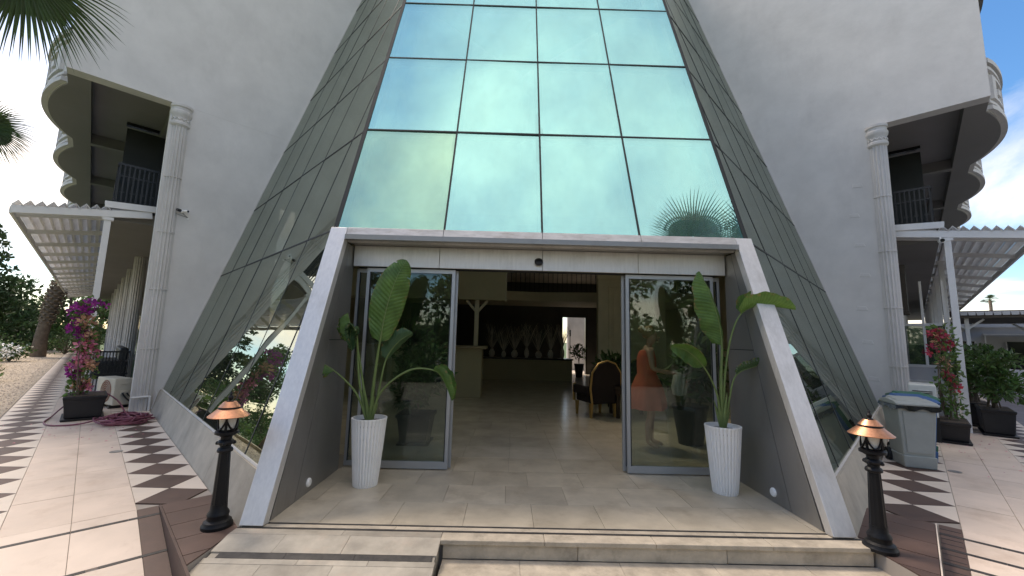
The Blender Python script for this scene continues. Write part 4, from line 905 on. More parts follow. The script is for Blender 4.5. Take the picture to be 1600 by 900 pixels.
for i in range(5): mb = MB(SR); z = .72 + .035 * i; mb.box(10.085, 10.099, .41, .67, z, z + .014); mb.build('louvre', 'window_dark', e)
mb = MB(SR); mb.box(10.15, 10.85, .4, .67, ZP + .03, .42); mb.build('stand', 'pot_black', e)
hm = MB(); hp = []
th = 0.
for k in range(15):                                          # one long hose thrown down in flat loops
    ca, cb = 10.15 + random.gauss(0, .14), .62 + random.gauss(0, .06); ra, rb2 = random.uniform(.2, .42), random.uniform(.20, .36)
    for i in range(10):
        t = th + i / 10 * 2 * math.pi; hp.append((ca + ra * math.cos(t) + .03 * random.random(), cb + rb2 * math.sin(t), ZP + .014 + .012 * min(k, 6) * random.random() + .003 * k))
hp += [(10.3, .1, ZP + .03), (10.35, -.1, ZP + .016), (10.5, -.3, ZP + .015), (10.9, -.38, ZP + .015), (11.4, -.32, ZP + .02), (11.75, -.2, .12), (11.8, .05, .35), (11.5, .3, .40), (11.0, .52, .28), (10.5, .62, .12), (10.2, .7, .05)]
V = [Vector(p) for p in hp]; sm = []
for i in range(len(V) - 1):
    p0, p1, p2, p3 = V[max(i - 1, 0)], V[i], V[i + 1], V[min(i + 2, len(V) - 1)]
    for t in (0, .33, .66): sm.append(.5 * ((2 * p1) + (p2 - p0) * t + (2 * p0 - 5 * p1 + 4 * p2 - p3) * t ** 2 + (3 * p1 - p0 - 3 * p2 + p3) * t ** 3))
hm.tube([SL(p.x, p.y, max(p.z, ZP + .013)) for p in sm], .0125, 6); tag(hm.build('garden_hose', 'hose'), 'maroon garden hose heaped in loops on the left paving', 'hose')
mb = MB(); mb.tube([SL(11.38, .72, .26), SL(11.38, 1.0, .27), SL(11.36, 1.02, .27), SL(11.34, 1.02, ZP)], .022, 8); mb.tube([SL(11.4, 1.1, .38), SL(11.36, 1.1, .40), SL(11.33, 1.12, .3), SL(11.34, 1.06, .02)], .008, 6); tag(mb.build('drain_pipe', 'pipe_white'), 'white plastic drain pipe at the foot of the left column', 'pipe')

# ---------------------------------------------------------------- wheeled bins
def bin_(x, y, rz, m, label, lid=None):
    e = empty('wheeled_bin', (x, y, ZP), label, 'bin', 'wheeled bins beside the right lamp'); xf = lambda p, q, z: Vector((x + p * math.cos(rz) - q * math.sin(rz), y + p * math.sin(rz) + q * math.cos(rz), ZP + z))
    def part(name, m_, fn, bev=0., par=e): mb = MB(xf); fn(mb); return mb.build(name, m_, par, bevel=bev)
    body = part('body', m, lambda b: b.hexa([(-.165, -.19, .05), (.165, -.19, .05), (.165, .19, .05), (-.165, .19, .05)], [(-.215, -.25, .84), (.215, -.25, .84), (.215, .25, .84), (-.215, .25, .84)]), .015)
    part('foot_skirt', m, lambda b: b.hexa([(-.175, -.21, .0), (.175, -.21, .0), (.175, .15, .0), (-.175, .15, .0)], [(-.186, -.222, .16), (.186, -.222, .16), (.186, .16, .16), (-.186, .16, .16)]), .012)
    part('rim', m, lambda b: b.box(-.235, .235, -.27, .27, .80, .845), .01)
    part('front_panel', m, lambda b: b.hexa([(-.13, -.215, .2), (.13, -.215, .2), (.13, -.20, .2), (-.13, -.20, .2)], [(-.165, -.256, .77), (.165, -.256, .77), (.165, -.24, .77), (-.165, -.24, .77)]), .004)
    lidp = [(-.28, .846), (.27, .846), (.27, .88), (.05, .925), (-.2, .90), (-.28, .875)]
    lo = part('lid', m, lambda b: b.hexa([(-.24, q, z) for q, z in lidp], [(.24, q, z) for q, z in lidp]), .012)
    part('lid_ridge', m, lambda b: b.hexa([(-.2, -.2, .895), (.2, -.2, .895), (.2, .15, .92), (-.2, .15, .92)], [(-.18, -.18, .915), (.18, -.18, .915), (.18, .13, .945), (-.18, .13, .945)]), .008, lo)
    mb = MB(); mb.tube([xf(-.2, .3, .86), xf(.2, .3, .86)], .014, 8); mb.build('handle', m, e)
    for s_ in (-1, 1):
        mb = MB(); mb.tube([xf(s_ * .17, .2, .09), xf(s_ * .22, .2, .09)], .09, 18); w = mb.build('wheel', 'pot_black', e); mb = MB(); mb.tube([xf(s_ * .221, .2, .09), xf(s_ * .226, .2, .09)], .04, 12); mb.build('hub', 'bin_grey', w)
    return e, xf
e, xf = bin_(5.86, 6.05, R(-22), 'bin_grey', 'grey wheeled bin with a black liner under its lid')
mb = MB(xf); n = 40; loop = [(-.24, -.275), (.24, -.275), (.24, .27), (-.24, .27)]; ring = []
for i in range(4):
    p, q = loop[i], loop[(i + 1) % 4]
    for k in range(10): t = k / 10; ring.append((p[0] + (q[0] - p[0]) * t, p[1] + (q[1] - p[1]) * t))
mb.add([(x * 1.0, y * 1.0, .846) for x, y in ring] + [(x * (1.03 + .02 * math.sin(i * 2.1)), y * (1.03 + .02 * math.sin(i * 1.7)), .79 + .018 * math.sin(i * 1.3)) for i, (x, y) in enumerate(ring)], [(i, (i + 1) % 40, 40 + (i + 1) % 40, 40 + i) for i in range(40)]); mb.smooth = True; mb.build('liner', 'bag_black', e, recalc=False)
bin_(6.24, 6.40, R(-22), 'bin_blue', 'blue wheeled bin behind the grey bin'); bin_(6.62, 6.76, R(-22), 'bin_green', 'green wheeled bin at the back of the row')

# ---------------------------------------------------------------- trough planters with bougainvillea and shrubs
def trough(side, a0, a1, b0, b1, h, label):
    f = SIDE[side]; e = empty('trough_planter', f((a0 + a1) / 2, (b0 + b1) / 2, ZP), label, 'planter', 'black trough planters')
    def ring(k, z): ca, cb = (a0 + a1) / 2, (b0 + b1) / 2; return [(ca + (a - ca) * k, cb + (b - cb) * k, z) for a, b in ((a0, b0), (a1, b0), (a1, b1), (a0, b1))]
    mb = MB(f); mb.hexa(ring(.86, ZP + .04), ring(1, ZP + h)); mb.build('box', 'pot_black', e, bevel=.02)
    mb = MB(f); mb.hexa(ring(1.0, ZP + h - .06), ring(1.05, ZP + h + .002)); mb.build('rim', 'pot_black', e, bevel=.012)
    mb = MB(f); mb.hexa(ring(.98, ZP), ring(1.03, ZP + .038)); mb.build('saucer', 'pot_black', e, bevel=.008)
    mb = MB(f); mb.hexa(ring(.8, ZP + h - .02), ring(.93, ZP + h + .008)); mb.build('soil', 'soil', e)
    for q in (.28, .72): mb = MB(f); a = a0 + (a1 - a0) * q; mb.hexa([(a - .012, b0 + .045, ZP + .06), (a + .012, b0 + .045, ZP + .06), (a + .012, b0 + .06, ZP + .06), (a - .012, b0 + .06, ZP + .06)], [(a - .012, b0 - .008, ZP + h - .07), (a + .012, b0 - .008, ZP + h - .07), (a + .012, b0 + .02, ZP + h - .07), (a - .012, b0 + .02, ZP + h - .07)]); mb.build('rib', 'pot_black', e)
    return e
trough('left', 10.8, 11.65, -.19, .36, .42, 'black trough planter beside the heaped hose')
trough('right', 10.25, 11.2, -.02, .42, .36, 'black trough planter behind the wheeled bins')
trough('right', 11.9, 12.9, -.72, -.26, .50, 'large black trough planter nearest the road'); trough('right', 13.15, 13.95, -.5, -.1, .5, 'black trough planter half hidden behind the large one')
def blossoms(mb, cen, rad, n, size):
    for k in range(n):
        i = random.randrange(len(cen)); c = Vector(cen[i]); r_ = Vector(rad[i]); d = Vector((random.gauss(0, 1), random.gauss(0, 1), random.gauss(0, 1))).normalized(); p = c + Vector((d.x * r_.x, d.y * r_.y, d.z * r_.z)) * random.uniform(.3, 1.05)
        ax = (d + Vector((0, 0, .4)) + Vector((random.gauss(0, .4), random.gauss(0, .4), 0))).normalized(); o1 = ax.orthogonal().normalized(); o2 = ax.cross(o1); s_ = size * random.uniform(.7, 1.2); ph = random.random() * 6
        for j in range(3):                                   # three papery bracts
            t = ph + j * 2.094; u = o1 * math.cos(t) + o2 * math.sin(t); w = ax.cross(u); mb.add([p, p + u * s_ * .55 + w * s_ * .38 + ax * s_ * .3, p + u * s_ + ax * s_ * .55, p + u * s_ * .55 - w * s_ * .38 + ax * s_ * .3], [(0, 1, 2, 3)])
def bougain(side, a, b, spec, hgt, label, nleaf):
    f = SIDE[side]; base = f(a, b, .38); e = empty('bougainvillea', base, label, 'plant'); st = MB()
    for k in range(7):
        top = f(a + random.gauss(0, .08), b + random.gauss(0, .07), hgt * random.uniform(.7, 1.0)); st.tube(bez(f(a + random.gauss(0, .05), b + random.gauss(0, .05), .38), f(a + random.gauss(0, .12), b + random.gauss(0, .12), hgt * .5), top, 7), [.013, .012, .011, .009, .008, .006, .005, .004], 5)
    st.build('stem', 'bark', e); sk = MB(); sk.tube([f(a, b, .36), f(a, b, hgt)], .008, 5); sk.build('stake', 'stem_green', e)
    for m, cr_, n, sz in spec:
        mb = MB(); blossoms(mb, [f(a + c[0], b + c[1], c[2])[:] for c in cr_], [(c[3] * .82, c[3] * .82, c[4]) for c in cr_], n, sz); mb.build('blossom', m, e, recalc=False)
    l = leaves(MB(), [f(a + random.gauss(0, .05), b + random.gauss(0, .06), z)[:] for z in np.linspace(.5, hgt * .97, 12)], [(.15, .15, .12)] * 12, nleaf, .085, .6); l.build('foliage', 'leaf_light', e, recalc=False)
bougain('left', 11.15, -.04, [('bract_purple', [(0, -.10, 1.98, .22, .12), (0, .05, 2.1, .2, .08), (0, -.16, 1.7, .13, .18), (0, -.05, 1.5, .12, .12), (0, -.08, .85, .13, .2)], 170, .065), ('bract_pink', [(0, .02, 1.30, .22, .16), (0, .1, 1.18, .18, .12), (0, -.03, 1.0, .15, .14), (0, .1, .55, .1, .06)], 95, .08), ('bract_peach', [(0, -.04, 1.78, .15, .1), (0, .04, 1.5, .15, .12), (0, .12, .95, .1, .12), (0, .05, .6, .13, .1)], 70, .085)], 2.15, 'bougainvillea with purple and pink blossom in the left trough', 420)
bougain('right', 10.7, .18, [('bract_red', [(0, .1, 1.9, .2, .12), (0, .16, 1.6, .14, .12), (0, -.05, 1.72, .1, .1), (0, .0, 1.15, .1, .1), (0, -.1, .95, .08, .12)], 62, .075), ('bract_peach', [(0, .05, 1.8, .18, .15), (0, .03, 1.3, .1, .2)], 22, .07)], 2.05, 'sparse bougainvillea with red blossom in the right trough', 420)
def shrub(side, a, b, z0, h, r_, n, label, m='leaf_shrub', size=.12):
    f = SIDE[side]; e = empty('shrub', f(a, b, z0), label, 'shrub'); st = MB(); cen, rad = [], []
    for k in range(16):
        q = f(a + random.gauss(0, r_ * .5), b + random.gauss(0, r_ * .45), z0 + h * random.uniform(.25, 1.0)); st.tube(bez(f(a + random.gauss(0, .06), b + random.gauss(0, .05), z0), f(a + random.gauss(0, .08), b, z0 + h * .4), q, 5), [.014, .012, .01, .008, .006, .004], 5); cen.append(q[:]); rad.append((r_ * .34, r_ * .34, h * .16))
    st.build('branch', 'bark', e); leaves(MB(), cen, rad, n, size, .42, shell=.2).build('foliage', m, e, recalc=False)
shrub('right', 12.4, -.49, .47, 1.15, .62, 1300, 'glossy green shrub in the large black trough'); shrub('right', 13.6, -.28, .47, 1.3, .5, 800, 'dark green shrub behind the right pergola post', 'leaf_dark')

# ---------------------------------------------------------------- palms
def fan(mb, c, d, nrm, rad, n=34, spread=2.5, droop=.5, seed=0, web=.42):
    """one fan frond: pleated web with separate drooping tips"""
    rr = random.Random(seed); c, d = Vector(c), Vector(d).normalized(); nrm = Vector(nrm); nrm = (nrm - d * nrm.dot(d)).normalized(); s_ = d.cross(nrm)
    prev = None
    for i in range(n):
        t = (i / (n - 1) - .5) * 2 * spread / 2; u = d * math.cos(t) + s_ * math.sin(t); L = rad * (1 - .18 * abs(t / spread)) * rr.uniform(.9, 1.04)
        w = nrm.cross(u).normalized() * (rad * web * spread / n * .52); pts = []
        for k, q in enumerate((.04, web, .66, .84, 1.0)):
            z = Vector((0, 0, -droop * L * max(0, q - web) ** 1.7)) + nrm * (rr.gauss(0, .012) * L * q); pts.append(c + u * (L * q) + z)
        hw = [.1, 1.0, .62, .34, .02]; vs = []
        for p, h in zip(pts, hw): vs += [p - w * h + nrm * .012 * rad * h, p + nrm * 0, p + w * h + nrm * .012 * rad * h]
        fs = []
        for k in range(4): fs += [(k * 3, k * 3 + 1, k * 3 + 4, k * 3 + 3), (k * 3 + 1, k * 3 + 2, k * 3 + 5, k * 3 + 4)]
        mb.add(vs, fs)
def fan_palm(base, top, fronds, label, trunk_r=.2, dead=0, seed=1, rad=1.1):
    e = empty('palm_tree', base, label, 'palm tree'); b, t = Vector(base), Vector(top)
    tr = MB(); n = 14; tr.tube([b.lerp(t, i / n) + Vector((.03 * math.sin(i), .03 * math.cos(i * 1.3), 0)) for i in range(n + 1)], [trunk_r * (1.25 if i == 0 else 1) * (1 - .25 * i / n) * (1 + .06 * (i % 2)) for i in range(n + 1)], 14); tr.build('trunk', 'palm_bark', e)
    cr_ = MB(); pt = MB(); rr = random.Random(seed)
    for k, fr_ in enumerate(fronds):
        d, L, rd, dr = fr_[:4]; d = Vector(d).normalized(); m_ = t + d * L * .6 + Vector((0, 0, .15 * L)); c = t + d * L; pt.tube([t, m_, c], [.03, .02, .012], 6)
        dd = (c - m_).normalized(); up = Vector((0, 0, 1)); nn = up - dd * up.dot(dd); nn = nn if nn.length > .1 else Vector((1, 0, .2)); nn, dd = (Vector(fr_[4]), Vector(fr_[5]).normalized()) if len(fr_) > 4 else (nn, dd); fan(cr_, c, dd, nn, rd, seed=seed * 77 + k, droop=dr)
    cr_.smooth = False; cr_.build('crown', 'leaf_palm', e, recalc=False); pt.build('petiole', 'stem_green', e)
    if dead:
        sk = MB()
        for k in range(dead):
            an = rr.random() * 6.28; d = Vector((math.cos(an) * .35, math.sin(an) * .35, -1)); fan(sk, t + Vector((math.cos(an) * .3, math.sin(an) * .3, -.2)), d, (math.cos(an), math.sin(an), .3), .9, 16, 1.3, .2, seed + k)
        sk.build('dead_fronds', 'palm_bark', e, recalc=False)
    return e
def ball(n, up0, up1, L, rd, dr, seed, avoid=None):
    rr = random.Random(seed); out = []
    while len(out) < n:
        a, z = rr.random() * 6.283, rr.uniform(up0, up1); d = Vector((math.cos(a) * math.sqrt(max(0, 1 - z * z)), math.sin(a) * math.sqrt(max(0, 1 - z * z)), z))
        if avoid and d.dot(Vector(avoid).normalized()) > .25: continue
        out.append((d, L * rr.uniform(.8, 1.15), rd * rr.uniform(.85, 1.1), dr))
    return out
# palm leaning over the left edge of the view: hand-set fronds on the side of the building
TL = Vector((-5.75, 3.0, 6.0)); tgt = Vector((-4.82, 3.66, 5.1))
fr = ball(22, -.35, 1, 1.1, 1.05, .5, 3, avoid=(1, .9, -.2)) + [(tgt - TL, (tgt - TL).length, .86, .35, (4.7, -3.6, -2.9), (.22, .3, -.8)), (tgt - TL + Vector((-.25, -.2, .25)), (tgt - TL).length, .85, .35, (4.7, -3.6, -1.5), (-.05, .1, -.9))]
fan_palm((-6.1, 2.85, -.05), TL, fr, 'fan palm whose frond hangs into the top left corner', .19, 0, 5)
fan_palm((-13.6, 9.3, -.05), (-13.45, 9.4, 6.55), ball(20, -.4, 1, .75, .75, .5, 9, avoid=(1, .55, 0)) + [(Vector((.8, .55, .05)), .55, 1.0, .5, (.75, -.6, -.5), (.75, .6, .1)), (Vector((.8, .6, -.1)), .5, .95, .5, (.75, -.6, -.5), (.7, .55, -.35))], 'fan palm at the left edge beyond the path', .15, 0, 6)
# palm that the sloping glass mirrors, to the right of the viewer
MD = ((-.4, .39, -.83), (0, .82, .5))                        # towards the glass, and the way the big frond points
for (px, py, pz), sd_, lab in (((4.75, 2.35, 7.75), 21, 'tall fan palm right of the entrance mirrored in the glass'), ((6.35, 2.5, 7.6), 25, 'second tall fan palm mirrored at the right edge of the glass')):
    top = Vector((px, py - .55, pz - .75)); d_ = Vector((px, py, pz)) - top
    fr = ball(13, -.5, .9, .6, .9, .35, sd_, avoid=(0, .8, .5)) + [(d_, d_.length, 1.38, .12, *MD), (d_ + Vector((.25, -.1, -.1)), d_.length * .9, 1.1, .12, MD[0], (.5, .6, .3)), (d_ + Vector((-.25, -.1, -.1)), d_.length * .9, 1.1, .12, MD[0], (-.6, .5, .2))]
    fan_palm((px + .1, py - .7, -.36), top, fr, lab, .2, 8, sd_ // 3)

# ---------------------------------------------------------------- trees and garden
def tree(x, y, z0, h, r_, n, label, m='leaf_dark', size=.3, group=None, trunk=.16, low=.3, lobes=16, seed=0, cone=False):
    rr = random.Random(seed * 31 + 5); e = empty('conifer_tree' if cone else 'tree', (x, y, z0), label, 'tree', group); tr = MB(); cen, rad = [], []
    tr.tube([(x, y, z0), (x + .1, y, z0 + h * .3), (x + rr.gauss(0, .2), y, z0 + h * .6), (x, y, z0 + h * .92)], [trunk * 1.3, trunk, trunk * .6, trunk * .12], 9)
    for k in range(lobes):
        t = (k + .5) / lobes; an = k * 2.4 + rr.gauss(0, .3)
        if cone: zz = z0 + h * (low + (1 - low) * t); q = r_ * (1 - t) ** .8 * rr.uniform(.5, .95) + .05
        else: zz = z0 + h * (low + (1 - low) * rr.random() ** .9); q = r_ * rr.uniform(.15, .75)
        p = Vector((x + q * math.cos(an), y + q * math.sin(an), zz)); s_ = r_ * rr.uniform(.25, .5) * ((1 - t) * .9 + .25 if cone else 1)
        tr.tube(bez((x, y, max(z0 + h * .2, zz - h * .18)), (x + q * .4 * math.cos(an), y + q * .4 * math.sin(an), zz - .1), p, 4), [trunk * .35, trunk * .28, trunk * .2, trunk * .13, trunk * .07], 5)
        cen.append(p[:]); rad.append((s_, s_, s_ * (.32 if cone else .62)))
    tr.build('trunk', 'bark', e); leaves(MB(), cen, rad, n, size, .5, shell=.25).build('crown', m, e, recalc=False); return e
G = 'trees behind the left garden'
c = SL(43, -4.9, -.05); tree(c.x, c.y, -.05, 8.4, 2.6, 4200, 'tall dark conifer with sparse top behind the left garden', 'leaf_conifer', .34, G, .2, .08, 26, 1, True)
c = SL(47, -1.4, -.05); tree(c.x, c.y, -.05, 5.6, 2.4, 3000, 'rounded dark tree at the far end of the left path', 'leaf_dark', .32, G, .18, .1, 16, 2)
c = SL(40, -8.0, -.05); tree(c.x, c.y, -.05, 6.2, 2.8, 3400, 'broad dark tree at the left edge of the garden', 'leaf_dark', .34, G, .2, .1, 18, 3)
c = SL(52, -4.2, -.05); tree(c.x, c.y, -.05, 6.0, 3.2, 3200, 'wide dark tree behind the bare palm trunk', 'leaf_conifer', .38, G, .2, .08, 20, 4)
c = SL(55, .6, -.05); tree(c.x, c.y, -.05, 5.2, 2.4, 2200, 'dark tree closing the view under the left pergola', 'leaf_dark', .36, G, .2, .05, 16, 5)
# stout date palm trunk with cut leaf bases
c = SL(37, -1.95, -.05); pt = empty('date_palm', c, 'stout bare palm trunk with cut leaf bases by the gravel', 'palm tree')
mb = MB(); mb.tube([c, c + Vector((0, 0, 1.2)), c + Vector((.1, .05, 2.3)), c + Vector((.35, .2, 4.2))], [.34, .28, .28, .33], 16); mb.build('trunk', 'palm_bark', pt)
for k in range(110):
    t = (k % 11) / 11; an = k * 2.399; z = 1.9 + 2.6 * k / 110; cc = c + Vector((.35 * max(0, (z - 1.2) / 3), .2 * max(0, (z - 1.2) / 3), z)); r_ = .27 + .14 * math.sin((z - 1.9) / 2.6 * 2.6); d = Vector((math.cos(an), math.sin(an), .75)).normalized()
    mb = MB(); mb.bar(cc + Vector((math.cos(an), math.sin(an), 0)) * (r_ - .06), cc + Vector((math.cos(an), math.sin(an), 0)) * (r_ - .06) + d * .13, .13, .07, (0, 0, 1)); mb.build('leaf_base', 'palm_bark', pt)
def bush(a, b, r_, h, n, m, label, size=.14, f=SL, group='shrubs of the left garden'):
    c = f(a, b, -.05); e = empty('bush', c, label, 'bush', group); cen, rad = [], []; st = MB()
    for k in range(9):
        p = c + Vector((random.gauss(0, r_ * .45), random.gauss(0, r_ * .45), h * random.uniform(.3, .8))); cen.append(p[:]); rad.append((r_ * .45, r_ * .45, h * .3)); st.tube([c, c.lerp(p, .5) + Vector((0, 0, .1)), p], [.03, .02, .008], 5)
    st.build('stem', 'bark', e); leaves(MB(), cen, rad, n, size, .5, shell=.3).build('foliage', m, e, recalc=False)
bl = [(20.5, -2.75, .8, .75, 700, 'leaf_light', 'light green bush at the near left garden edge'), (24, -3.1, 1.0, 1.0, 800, 'leaf_shrub', 'mid green bush by the gravel'), (27.5, -2.9, .9, .7, 700, 'leaf_light', 'low pale green bush by the gravel'), (29.5, -4.2, 1.3, 1.6, 1000, 'leaf_dark', 'dark bush behind the pale ones'),
      (32, -2.6, .9, .8, 700, 'leaf_shrub', 'low bush with white flowers near the palm trunk'), (35, -4.4, 1.6, 2.2, 1100, 'leaf_dark', 'tall dark bush left of the palm trunk'), (23.5, -5.2, 1.3, 1.5, 900, 'leaf_shrub', 'rounded bush at the left picture edge'), (40.5, -1.0, 1.0, 2.0, 900, 'leaf_dark', 'dark bush right of the palm trunk'), (44, -.2, 1.2, 2.4, 900, 'leaf_dark', 'dark bush at the end of the paved path')]
for a, b, r_, h, n, m, lab in bl: bush(a, b, r_, h, n, m, lab)
fl = MB(); blossoms(fl, [SL(31.5, -2.5, .55)[:], SL(26.6, -3.0, .5)[:], SL(30.5, -2.9, .4)[:]], [(.7, .7, .3)] * 3, 90, .12); tag(fl.build('white_flowers', 'pot_white', recalc=False), 'scattered white flowers in the left garden', 'flowers', kind='stuff')
gc = leaves(MB(), [SL(a, b, .08)[:] for a, b in [(16 + 30 * random.random(), -3.3 - 6 * random.random() ** 1.3) for _ in range(90)]], [(.9, .9, .22)] * 90, 9000, .13, .5, shell=.1); tag(gc.build('ground_cover', 'leaf_shrub', recalc=False), 'green ground cover of the left garden', 'ground cover', kind='stuff')
mb = MB(SL)
for a in np.arange(15, 45, 1.4): mb.box(a, a + 1.36, -2.42 - .018 * a - .07, -2.42 - .018 * a + .07, -.05, .06)
tag(mb.build('garden_kerb', 'stone_step'), 'low stone kerb between gravel and garden', 'kerb')
# trees behind the viewer, mirrored in the door glass
for i, (x, y, h, r_, lab) in enumerate(((-9, -11, 8.5, 3.6, 'broad tree across the drive, mirrored in the left door'), (-2.5, -13, 6.5, 3.2, 'low tree across the drive, mirrored in the doors'), (4.5, -12, 8, 3.6, 'leafy tree across the drive, mirrored in the right door'), (11, -10, 9, 3.8, 'tall tree across the drive at the far right'), (17, -6, 8, 3.6, 'tree across the drive beside the road'), (-16, -7, 8, 3.6, 'tree across the drive beside the garden'))):
    tree(x, y, -.36, h, r_, 2600, lab, 'leaf_dark', .42, 'trees across the drive', .2, .12, 20, 20 + i)

for i, (x0, x1, y, lab) in enumerate(((-14, -3, -8.5, 'added unseen hedge darkening the door reflections, left part'), (-2.6, 8, -9, 'added unseen hedge darkening the door reflections, middle part'), (8.4, 19, -8, 'added unseen hedge darkening the door reflections, right part'))):  # hedges added out of view to darken what the door glass mirrors
    he = empty('hedge', ((x0 + x1) / 2, y, -.36), lab, 'hedge', 'added hedges across the drive'); n = 12; st_ = MB()
    for k in range(n): xx = x0 + (x1 - x0) * (k + .5) / n; st_.tube([(xx, y, -.36), (xx, y, 1.6)], [.04, .02], 5)
    st_.build('stems', 'bark', he); o = he.children[0]; o['kind'] = 'stuff'
    mb = MB(); mb.box(x0 + .3, x1 - .3, y - .4, y + .4, -.3, 2.2); mb.build('hedge_core', 'leaf_conifer', he)
    leaves(MB(), [(x0 + (x1 - x0) * (k + .5) / n, y, 1.1) for k in range(n)], [((x1 - x0) / n * .7, .75, 1.6)] * n, 3600, .3, .5, shell=.7).build('foliage', 'leaf_dark', he, recalc=False)

# ---------------------------------------------------------------- far right: open pavilion, white building, hill
pv = empty('pavilion', (24, 18, -.07), 'open pavilion with dark canopy roof on white posts beyond the road', 'pavilion')
def pvx(a, b, z): return SR(a, b, z)
def pb_(name, a0, a1, b0, b1, z0, z1, m, par=pv, bev=0.): mb = MB(SR); mb.box(a0, a1, b0, b1, z0, z1); return mb.build(name, m, par, bevel=bev)
mb = MB(SR); mb.hexa([(26.6, -.7, 3.22), (26.6, -9, 3.22), (33, -9, 3.5), (33, -.7, 3.5)], [(26.6, -.7, 3.40), (26.6, -9, 3.40), (33, -9, 3.72), (33, -.7, 3.72)]); mb.build('canopy_roof', 'roof_canopy', pv)
mb = MB(SR)
for k in range(34): b = -.75 - .245 * k; mb.hexa([(26.55, b, 3.2), (26.58, b, 3.2), (26.58, b - .2, 3.2), (26.55, b - .2, 3.2)], [(26.57, b + .02, 3.36), (26.6, b + .02, 3.36), (26.6, b - .22, 3.36), (26.57, b - .22, 3.36)])
tag(mb.build('roof_edging', 'wall_far', pv), kind='stuff')
pb_('ceiling', 26.7, 32.9, -8.9, -.8, 3.1, 3.2, 'roof_under')
for b in (-1.25, -3.6, -6):
    for a in (27, 31.5):
        p_ = pb_('post', a, a + .14, b, b + .14, -.07, 3.1, 'white_paint', bev=.01); mb = MB(); mb.bar(SR(a + .07, b + .07, 2.6), SR(a + .07, b + .6, 3.05), .08); mb.bar(SR(a + .07, b + .07, 2.6), SR(a + .07, b - .46, 3.05), .08); mb.build('brace', 'white_paint', p_)
wbld = empty('white_building', SR(36, -5, -.07), 'low white building with dark doors behind the pavilion', 'building')
pb_('wall', 35, 40, -16, -.2, -.07, 3.0, 'wall_far', wbld); pb_('roof', 34.7, 40.3, -16.3, 0, 3.0, 3.2, 'wall_far', wbld)
for b0, b1, z0, z1 in ((-1.9, -1.0, 1.25, 2.2), (-3.9, -3.1, 0, 2.2), (-5.9, -5, 1.2, 2.2), (-7.8, -7, 0, 2.2)):
    w = pb_('window' if z0 > .5 else 'door', 34.95, 34.999, b0, b1, z0, z1, 'window_dark', wbld); pb_('frame', 34.93, 34.948, b0 - .05, b0, z0, z1, 'white_paint', w); pb_('frame', 34.93, 34.948, b1, b1 + .05, z0, z1, 'white_paint', w)
for k in range(9): pb_('cladding_rib', 34.96, 34.998, -4.9 - .1 * k, -4.86 - .1 * k, 0, 1.15, 'white_paint', wbld)
mb = MB(SR); mb.box(24.5, 24.8, -14, -1.5, -.07, .95); tag(mb.build('garden_wall', 'wall_far', bevel=.02), 'low white wall in front of the pavilion', 'wall')
mb = MB(SR); mb.box(34.2, 34.9, -9, -2.2, 2.55, 2.62); mb.box(34.25, 34.3, -2.3, -2.25, -.07, 2.55); mb.box(34.25, 34.3, -8.9, -8.85, -.07, 2.55); tag(mb.build('awning', 'white_paint'), 'thin white awning along the white building', 'awning')
hl = MB(); N = 40; vs = []; 
for j in range(6):
    for i in range(N + 1):
        ang = R(28 + 74 * i / N); rr_ = 150 + 25 * j; z = (0, 7, 11.5, 13.5, 12, 0)[j] * (1 + .18 * math.sin(i * .55) + .08 * math.sin(i * 1.7)) - 1; vs.append((math.sin(ang) * rr_, math.cos(ang) * rr_, z))
hl.add(vs, [(j * (N + 1) + i, j * (N + 1) + i + 1, (j + 1) * (N + 1) + i + 1, (j + 1) * (N + 1) + i) for j in range(5) for i in range(N)]); hl.smooth = True; tag(hl.build('hills', 'hill', recalc=False), kind='structure')
fan_palm((62, 51.6, 0), (62, 51.6, 8.2), ball(14, -.3, 1, .5, .65, .5, 33), 'small far palm standing above the pavilion roof', .2, 0, 14)
bush(20.5, -3.2, 1.0, 1.2, 700, 'leaf_shrub', 'green bush across the road at the right edge', .14, SR, None); bush(23.2, -2.3, .6, .9, 300, 'leaf_shrub', 'small bush in front of the low white wall', .12, SR, None)

